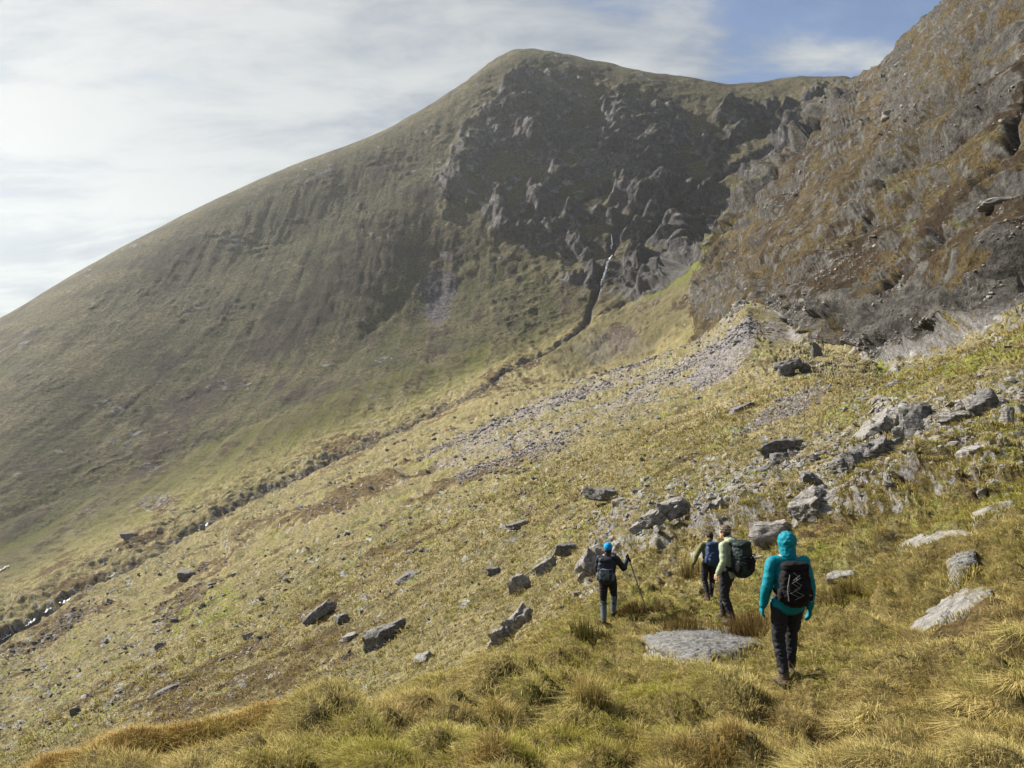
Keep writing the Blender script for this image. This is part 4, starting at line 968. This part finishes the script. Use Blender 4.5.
def person(label, u, v, tmin, height, yaw, J, look, opts, hdepth=None):
    """J: joints of the pose at 1.75 m, the walker facing +Y; look: turn of the head"""
    p, n, d = ground_at(u, v, tmin)
    height = height*d/F        # given as its height in the view
    root = bpy.data.objects.new('person', None); link(root)
    tag(root, label, 'person', 'walkers on the path')
    root.location = p+V3((0, 0, opts.get('lift', -.02))); root.rotation_euler = (0, 0, math.radians(yaw)); root.scale = (height/1.75,)*3
    print('person', [round(x, 2) for x in root.location], 'px high', F*height/d)
    H = J['head']; C = J['chest']; PV = J['pelvis']; N_ = J['neck']
    hr = Matrix.Rotation(math.radians(look), 3, 'Z')
    body = Blob()
    hc = np.array(H)
    body.ell(hc+[0, 0, .02], (.074, .094, .100), hr); body.ell(hc+np.array(hr)@[0, .035, -.045], (.056, .060, .065), hr)
    body.ell(hc+np.array(hr)@[0, .098, -.015], (.011, .018, .022), hr); body.ell(hc+np.array(hr)@[0, .07, -.095], (.028, .022, .018), hr)
    body.ell(hc+np.array(hr)@[0, .086, .02], (.048, .014, .012), hr); body.ell(hc+np.array(hr)@[0, .090, -.058], (.024, .010, .008), hr)
    for s in (-1, 1): body.ell(hc+np.array(hr)@[s*.076, 0, -.005], (.012, .022, .032), hr)
    body.cap(N_, hc-[0, 0, .05], .058, .052)
    body.ell(C, (.165, .105, .19)); body.ell((np.array(C)+PV)/2, (.135, .095, .17)); body.ell(PV, (.165, .115, .125))
    for s, k in ((-1, 'l'), (1, 'r')):
        sh, el, wr = J['sh'+k], J['el'+k], J['wr'+k]; hp, kn, an, toe = J['hip'+k], J['kn'+k], J['an'+k], J['toe'+k]
        body.cap(N_, sh, .05, .05); body.chain([sh, el, wr], [.052, .040, .028])
        hand(body, wr, el, grip=opts.get('grip') if k == opts.get('gripside') else None, left=s < 0)
        body.chain([hp, kn], [.088, .055]); body.cap(np.array(kn)-[0, .012, .10], an, .046, .034); body.cap(kn, an, .045, .034)
        body.cap(np.array(an)-[0, .03, .03], toe, .035, .026)
    bo = body.make('body', 'skin', root, .007, 2)
    # trousers
    t = Blob(); t.ell(PV, (.18, .13, .13))
    for k in 'lr':
        hp, kn, an = J['hip'+k], J['kn'+k], np.array(J['an'+k])
        t.cap(hp, kn, .106, .072); t.cap(kn, an*.85+np.array(kn)*.15, .070, .056)
    t.make('trousers', opts.get('trousers', 'trouser'), root, .010, 3, .012, 10, 5)
    # jacket
    j = Blob(); j.ell(np.array(C)+[0, 0, .0], (.20, .14, .21)); j.ell((np.array(C)+PV)/2+[0, 0, .02], (.175, .135, .19)); j.ell(np.array(PV)+[0, 0, opts.get('hem', .03)], (.195*opts.get('wide', 1), .150, .13)); j.cap(np.array(N_)-[0, 0, .04], np.array(N_)+[0, 0, .03], .085, .075)
    for k in 'lr':
        sh, el, wr = (np.array(J[q+k], float) for q in ('sh', 'el', 'wr'))
        j.cap(np.array(N_)-[0, 0, .06], sh, .072, .070); j.cap(sh, el, .075, .062); j.cap(el, wr+(el-wr)*.06, .066, .046)
    jk = j.make('jacket', opts['jacket'], root, .009, 3, .009, 5.5, 2)
    if 'sleeve' in opts:
        pass
    # head wear
    h = Blob()
    if opts['hat'] == 'hood':
        h.ell(hc+[0, -.012, .030], (.108, .122, .122), hr); h.ell(hc+[0, -.02, -.06], (.092, .105, .10), hr); h.cap(N_, hc-[0, .02, .03], .095, .092)
        h.make('hood', opts['jacket'], root, .008, 3, .008, 12, 8)
    else:
        h.ell(hc+[0, -.012, .046], (.096, .112, .100), hr)
        if opts['hat'] == 'bobble': pass
        hh = h.make('hat', opts['hatmat'], root, .007, 2, .004, 20, 9)
        if opts.get('band'):
            for zz, mm in ((.005, 'beanie'), (.040, 'stripe'), (.080, 'stripe')):
                rr_ = math.sqrt(max(0, 1-((zz-.042)/.092)**2))+.02
                q = Blob(); pts = [hc+np.array(hr)@[.088*rr_*math.cos(t_), -.012+.106*rr_*math.sin(t_), zz] for t_ in np.linspace(0, 2*math.pi, 20)]
                q.chain(pts, [.008]*20); q.make('hat_band', mm, hh, .005, 1)
        hb = Blob(); hb.ell(hc+[0, -.035, -.025], (.080, .075, .075), hr); hb.make('hair', 'hair', root, .008, 2, .006, 25, 4)
        if opts.get('collar'):
            c_ = Blob(); c_.ell(np.array(N_)+[0, -.06, .01], (.12, .09, .055)); c_.make('folded_hood', opts['jacket'], root, .008, 2, .012, 12, 3)
    for s in (-1, 1):
        e = Blob(); e.ell(hc+np.array(hr)@[s*.031, .082, .0], (.012, .012, .012)); e.make('eye', 'eye', root, .004, 0)
    for k in 'lr':
        an, toe, kn = np.array(J['an'+k]), np.array(J['toe'+k]), np.array(J['kn'+k])
        q = Blob(); q.cap(an+[0, 0, .0], an+(kn-an)*.22, .054, .058); q.cap(an-[0, .035, .04], toe-[0, 0, .0], .046, .040); q.cap(an, (an+toe)/2, .050, .040)
        bt = q.make('boot', 'boot', root, .007, 2, .004, 20, 6)
        sl_ = Blob(); dirn = toe-an; 
        sl_.cap(an-[0, .045, .075], toe-[0, -.0, .028], .020, .020); sl_.cap(an-[-.02, .045, .075], toe-[-.02, 0, .028], .02, .02); sl_.cap(an-[.02, .045, .075], toe-[.02, 0, .028], .02, .02)
        sl_.make('sole', 'black', bt, .007, 1)
        if opts.get('gaiter'):
            ga = Blob(); ga.cap(an+[0, 0, .02], kn-(kn-an)*.15, .062, .070); ga.make('gaiter', 'gaiter', root, .008, 2, .006, 14, 7)
    for k in 'lr':
        if opts.get('gloves'):
            g = Blob(); wr, el = J['wr'+k], J['el'+k]
            hand(g, wr, el, grip=opts.get('grip') if k == opts.get('gripside') else None, left=k == 'l')
            g.cap(wr, np.array(wr)+(np.array(el)-wr)*.15, .036, .040)
            # a glove is the hand grown by a few millimetres
            gl = g.make('glove', opts['gloves'], root, .006, 1)
            mdn = len(gl.data.vertices); co = np.empty(mdn*3, np.float32); gl.data.vertices.foreach_get('co', co); no = np.empty(mdn*3, np.float32); gl.data.vertices.foreach_get('normal', no)
            gl.data.vertices.foreach_set('co', co+no*.006); gl.data.update()
    return root
def pack(label, who, C, w, l, h, lean, mats, seed=0, tall=0, cords=False):
    """a rucksack sitting on a walker's back, placed by the chest"""
    r = bpy.data.objects.new('backpack', None); link(r); tag(r, label, 'backpack', 'backpacks on the walkers\' backs')
    r.matrix_world = Matrix.LocRotScale(who.location, who.rotation_euler, who.scale) @ Matrix.Translation(V3(C)) @ Matrix.Rotation(math.radians(lean), 4, 'X')
    m0, m1 = mats
    b_ = Blob(); b_.ell((0, -l*.45, -.02), (w*.5, l*.5, h*.5), None, .62); b_.ell((0, -l*.6, -h*.18), (w*.42, l*.5, h*.30), None, .7)
    main = b_.make('pack_bag', m0, r, .009, 3, .014, 10, seed+1)
    b_ = Blob(); b_.ell((0, -l*.48, h*.43+tall), (w*.46, l*.46, .06), None, .7); b_.make('top_lid', m0, r, .008, 2, .010, 12, seed+2)
    b_ = Blob(); b_.ell((0, -l*.98, -h*.12), (w*.34, l*.14, h*.24), None, .7); b_.make('front_pocket', m1, r, .007, 2, .008, 14, seed+3)
    for s in (-1, 1):
        b_ = Blob(); b_.ell((s*w*.49, -l*.45, -h*.24), (.035, l*.30, h*.16), None, .8); b_.make('side_pocket', m1, r, .007, 2, .006, 14, seed+4)
        b_ = Blob(); b_.chain([(s*.09, -.02, h*.34), (s*.10, .02, h*.44), (s*.115, .14, h*.40), (s*.125, .235, h*.22), (s*.14, .22, 0), (s*.17, .10, -h*.22), (s*.15, -.02, -h*.34)], [.017]*7)
        b_.make('shoulder_strap', m1, r, .006, 1)
    b_ = Blob(); b_.chain([(-.05, -l*.3, h*.47+tall), (0, -l*.3, h*.52+tall), (.05, -l*.3, h*.47+tall)], [.008]*3); b_.make('grab_loop', m1, r, .005, 1)
    if cords:
        z = [h*.30, h*.18, h*.06, -h*.06, -h*.18, -h*.28]
        for sx_ in (1, -1):
            pts = [(sx_*(w*(.20, .12, .24, .1, .17, .08)[q] if q % 2 else -w*(.10, .2, .16, .1, .22, .1)[q])-.03, -l*1.12-.012, z[q]+sx_*.012) for q in range(6)]
            b_ = Blob(); b_.chain(pts, [.0038]*6); b_.make('elastic_cord', 'cord', r, .003, 0)
        b_ = Blob(); b_.chain([(-.09, -l*.9, .12), (-.13, -l*1.05, -.02), (-.12, -l*1.08, -.16)], [.006]*3); b_.make('elastic_cord', 'cord', r, .004, 0)
        for (x, z_) in ((.13, -.10), (.14, -.17), (-.02, .08)):
            b_ = Blob(); b_.ell((x, -l*1.08, z_), (.016, .008, .010)); b_.make('buckle', 'cord', r, .004, 0)
    else:
        for zz in (.12, -.05):
            b_ = Blob(); b_.chain([(-w*.5, -l*.5, h*zz), (-w*.42, -l*1.05, h*zz-.01), (0, -l*1.14, h*zz-.015), (w*.42, -l*1.05, h*zz-.01), (w*.5, -l*.5, h*zz)], [.008]*5); b_.make('compression_strap', m1, r, .005, 0)
        b_ = Blob(); b_.ell((-.05, -l*1.15, .05), (.02, .008, .014)); b_.make('badge', 'cord', r, .004, 0)
    return r
def pole(label, hand_pt, tip_pt):
    a, b_ = V3(hand_pt), V3(tip_pt); r = bpy.data.objects.new('walking_pole', None); link(r); r.location = b_
    tag(r, label, 'walking pole')
    d = (a-b_); L = d.length; r.rotation_euler = d.to_track_quat('Z', 'Y').to_euler()
    for nm, z0, z1, r0, r1, m_ in (('shaft', .02, L-.02, .011, .013, 'alu'), ('grip', L-.08, L+.06, .017, .019, 'black'), ('tip', -.03, .03, .005, .009, 'black')):
        q = Blob(); q.cap((0, 0, z0), (0, 0, z1), r0, r1); q.make(nm, m_, r, .005, 0)
    q = Blob(); q.ell((0, 0, .07), (.03, .03, .008)); q.make('basket', 'black', r, .004, 0)
    q = Blob(); q.chain([(.01, 0, L+.04), (.05, 0, L-.02), (.05, 0, L-.09), (.015, 0, L-.04)], [.006]*4); q.make('wrist_strap', 'black', r, .004, 0)
    return r

def pose(**k):
    J = dict(head=(0, .03, 1.625), neck=(0, -.01, 1.49), chest=(0, 0, 1.29), pelvis=(0, 0, .97),
             shl=(-.185, -.01, 1.42), ell=(-.265, -.03, 1.15), wrl=(-.275, .04, .90), shr=(.185, -.01, 1.42), elr=(.265, -.03, 1.15), wrr=(.275, .04, .90),
             hipl=(-.092, 0, .93), knl=(-.105, .03, .51), anl=(-.105, -.01, .10), toel=(-.125, .17, .035), hipr=(.092, 0, .93), knr=(.105, .03, .51), anr=(.105, -.01, .10), toer=(.125, .17, .035))
    J.update(k); return J
# 1: nearest, turquoise
P1 = person('person in a turquoise hooded jacket and black trousers walking away, nearest the camera', 790, 682, 2, 150, 3,
    pose(anl=(-.075, -.10, .09), knl=(-.10, .02, .51), toel=(-.10, .07, .03), anr=(.085, .12, .15), knr=(.10, .13, .54), toer=(.105, .27, .05),
         ell=(-.262, -.04, 1.14), wrl=(-.285, .02, .91), elr=(.258, -.02, 1.14), wrr=(.280, .04, .87)), 0,
    dict(jacket='turq', hat='hood', trousers='trouser', lift=-.05, gloves='turq', hem=-.045, wide=1.08))
K1 = pack('black daypack with pale criss cross cords on the turquoise hiker\'s back', P1, (.0, -.125, 1.20), .34, .18, .47, -3, ('black', 'black'), 10, 0, True)
# 2: pale green jacket, seen from behind on the left
P2 = person('person in a pale green jacket and striped woollen beanie walking behind the rushes', 729, 628, 3, 98, 42,
    pose(ell=(-.25, -.06, 1.15), wrl=(-.26, .05, .92), anl=(-.06, -.13, .10), knl=(-.09, .02, .51), toel=(-.07, .04, .03), anr=(.09, .16, .12), knr=(.09, .16, .53), toer=(.10, .32, .04), head=(-.005, .07, 1.62)), 12,
    dict(jacket='sage', hat='beanie', hatmat='beanie', band=True, collar=True, trousers='trouser', hem=-.05, lift=-.02))
K2 = pack('large dark rucksack on the pale green hiker\'s back', P2, (0, -.14, 1.19), .36, .30, .60, -4, ('dpack', 'black'), 20, .0)
# 3: farther walker, navy rucksack, olive sleeves
P3 = person('person in a dark jacket with olive sleeves half hidden behind the pale green hiker', 710, 604, 3, 68, 8,
    pose(ell=(-.32, .0, 1.18), wrl=(-.40, .02, .95), anl=(-.09, -.16, .12), toel=(-.10, .0, .03), anr=(.09, .10, .10), toer=(.10, .28, .04), head=(.05, .08, 1.60)), -10,
    dict(jacket='olive', hat='beanie', hatmat='hair', gloves='black', trousers='trouser', lift=-.02))
K3 = pack('navy blue rucksack on the half hidden hiker\'s back', P3, (0, -.13, 1.22), .34, .24, .56, -4, ('navy', 'navy'), 30)
# 4: left walker with a pole
P4 = person('person in a bright blue hat and dark clothes, one arm raised on a walking pole', 611, 625, 3, 80, -16,
    pose(shr=(.185, .0, 1.42), elr=(.33, .10, 1.20), wrr=(.38, .24, 1.36), anl=(-.08, -.08, .10), toel=(-.09, .10, .03), anr=(.10, .14, .24), knr=(.11, .15, .60), toer=(.12, .30, .18), ell=(-.25, .04, 1.16), wrl=(-.20, .22, 1.02)), 0,
    dict(jacket='dnavy', hat='beanie', hatmat='blue', gloves='black', grip=(.3, .6, .5), gripside='r', trousers='trouser', gaiter=True, lift=0))
K4 = pack('dark rucksack with pale blue edging on the left walker\'s back', P4, (-.02, -.13, 1.20), .32, .24, .54, -2, ('dnavy', 'gaiter'), 40)
mw = Matrix.LocRotScale(P4.location, P4.rotation_euler, P4.scale)
hp_ = mw @ V3((.405, .30, 1.40))
tx, ty = hp_.x+.5, hp_.y+.3
pole('dark walking pole slanting down right from the left walker\'s gloved hand', hp_, (tx, ty, ground_z(tx, ty)+.02))
print('people done')
HAZE = 0.000075; EXPO = 1.38
# ------------------------------------------------------------------ camera, sun, sky, air
cam = bpy.data.objects.new('camera', bpy.data.cameras.new('camera')); COL.objects.link(cam)
cam.data.sensor_width = 36; cam.data.lens = 36*F/1024; cam.data.clip_end = 20000; cam.data.clip_start = .05
cam.rotation_euler = (math.pi/2, 0, 0); sc.camera = cam
sl = bpy.data.lights.new('sun', 'SUN'); sl.energy = 5.0; sl.angle = math.radians(.5); sl.color = (1, .93, .80)
so = bpy.data.objects.new('sun', sl); COL.objects.link(so)
sd = Vector((math.sin(SUN_AZ)*math.cos(SUN_EL), math.cos(SUN_AZ)*math.cos(SUN_EL), math.sin(SUN_EL)))
so.rotation_euler = sd.to_track_quat('Z', 'Y').to_euler(); so.location = (0, 0, 50)
w = bpy.data.worlds.new('World'); sc.world = w; w.use_nodes = True; nt = w.node_tree; nt.nodes.clear(); b = NB(nt)
sky = b.n('ShaderNodeTexSky', sky_type='NISHITA', sun_disc=False, sun_elevation=SUN_EL, sun_rotation=SUN_AZ, altitude=300, air_density=1.0, dust_density=.6, ozone_density=1.5)
tc = b.n('ShaderNodeTexCoord').outputs['Generated']
sx = b.n('ShaderNodeSeparateXYZ'); b.l(tc, sx.inputs[0]); x_, y_, z_ = sx.outputs
# clouds lie in a sheet: look up the noise where the view line meets it
zc = b.math('MAXIMUM', z_, .0)
den = b.math('ADD', zc, .22)
pl = b.n('ShaderNodeCombineXYZ'); b.l(b.math('DIVIDE', x_, den), pl.inputs[0]); b.l(b.math('DIVIDE', y_, den), pl.inputs[1]); 
mp = b.n('ShaderNodeMapping'); b.l(pl.outputs[0], mp.inputs[0]); mp.inputs['Location'].default_value = (3.1, 1.7, 0); mp.inputs['Rotation'].default_value = (0, 0, .25); mp.inputs['Scale'].default_value = (.8, 1.5, 1)
cn = b.noise(mp.outputs[0], 2.4, 8, .58, .35); cn2 = b.noise(mp.outputs[0], .8, 3, .5)
# nearness to the sun, as a dot product with its direction
dt = b.n('ShaderNodeVectorMath', operation='DOT_PRODUCT'); b.l(tc, dt.inputs[0]); dt.inputs[1].default_value = sd
sunny = b.smooth(dt.outputs['Value'], .45, .98)
east = b.math('DIVIDE', x_, b.math('MAXIMUM', y_, .05))        # bearing across the view
clear = b.smooth(east, -.15, .45)
cover = b.math('ADD', b.math('MULTIPLY', b.math('SUBTRACT', cn, .5), 3.2), b.math('SUBTRACT', 1.2, b.math('MULTIPLY', clear, .98)))
cover = b.smooth(cover, .05, .95)
tone = b.smooth(b.math('ADD', b.math('MULTIPLY', cn2, .6), b.math('MULTIPLY', cn, .75)), .56, .78)
ccol = b.mix(tone, (.105, .122, .145), (.26, .265, .255))
ccol = b.mix(b.math('MULTIPLY', sunny, .35), ccol, (.25, .247, .225))
skyc = b.mix(1.0, sky.outputs[0], (.046, .052, .061), 'MULTIPLY')
fin = b.mix(b.math('MAXIMUM', b.math('MULTIPLY', cover, .9), .33), skyc, ccol)
bg = b.n('ShaderNodeBackground', i_Strength=1.0); b.l(fin, bg.inputs[0])
o = b.n('ShaderNodeOutputWorld'); b.l(bg.outputs[0], o.inputs[0])

hz = bpy.data.materials.new('air'); nt = nodes_of(hz); b = NB(nt)
pv = b.n('ShaderNodeVolumePrincipled', i_Density=HAZE, i_Anisotropy=.6); pv.inputs['Color'].default_value = (.90, .95, 1, 1)
o = b.n('ShaderNodeOutputMaterial'); b.l(pv.outputs[0], o.inputs['Volume'])
bm = bmesh.new(); bmesh.ops.create_cube(bm, size=1)
me = bpy.data.meshes.new('haze'); bm.to_mesh(me); bm.free(); me.materials.append(hz)
zlo = float(PT[:, 2].min())-1; zhi = float(PT[:, 2].max())+5; R = float(np.hypot(PT[:, 0], PT[:, 1]).max())+5
ho = bpy.data.objects.new('haze', me); link(ho); ho.scale = (2*R, 2*R, zhi-zlo); ho.location = (0, 0, (zhi+zlo)/2); ho['kind'] = 'stuff'
print('box', R, zlo, zhi)
sc.view_settings.view_transform = 'Standard'; sc.view_settings.look = 'None'; sc.view_settings.exposure = EXPO; sc.view_settings.gamma = 1; sc.view_settings.use_curve_mapping = False
sc.cycles.use_denoising = True
sc.cycles.max_bounces = 4; sc.cycles.diffuse_bounces = 2; sc.cycles.volume_bounces = 0; sc.cycles.transparent_max_bounces = 8
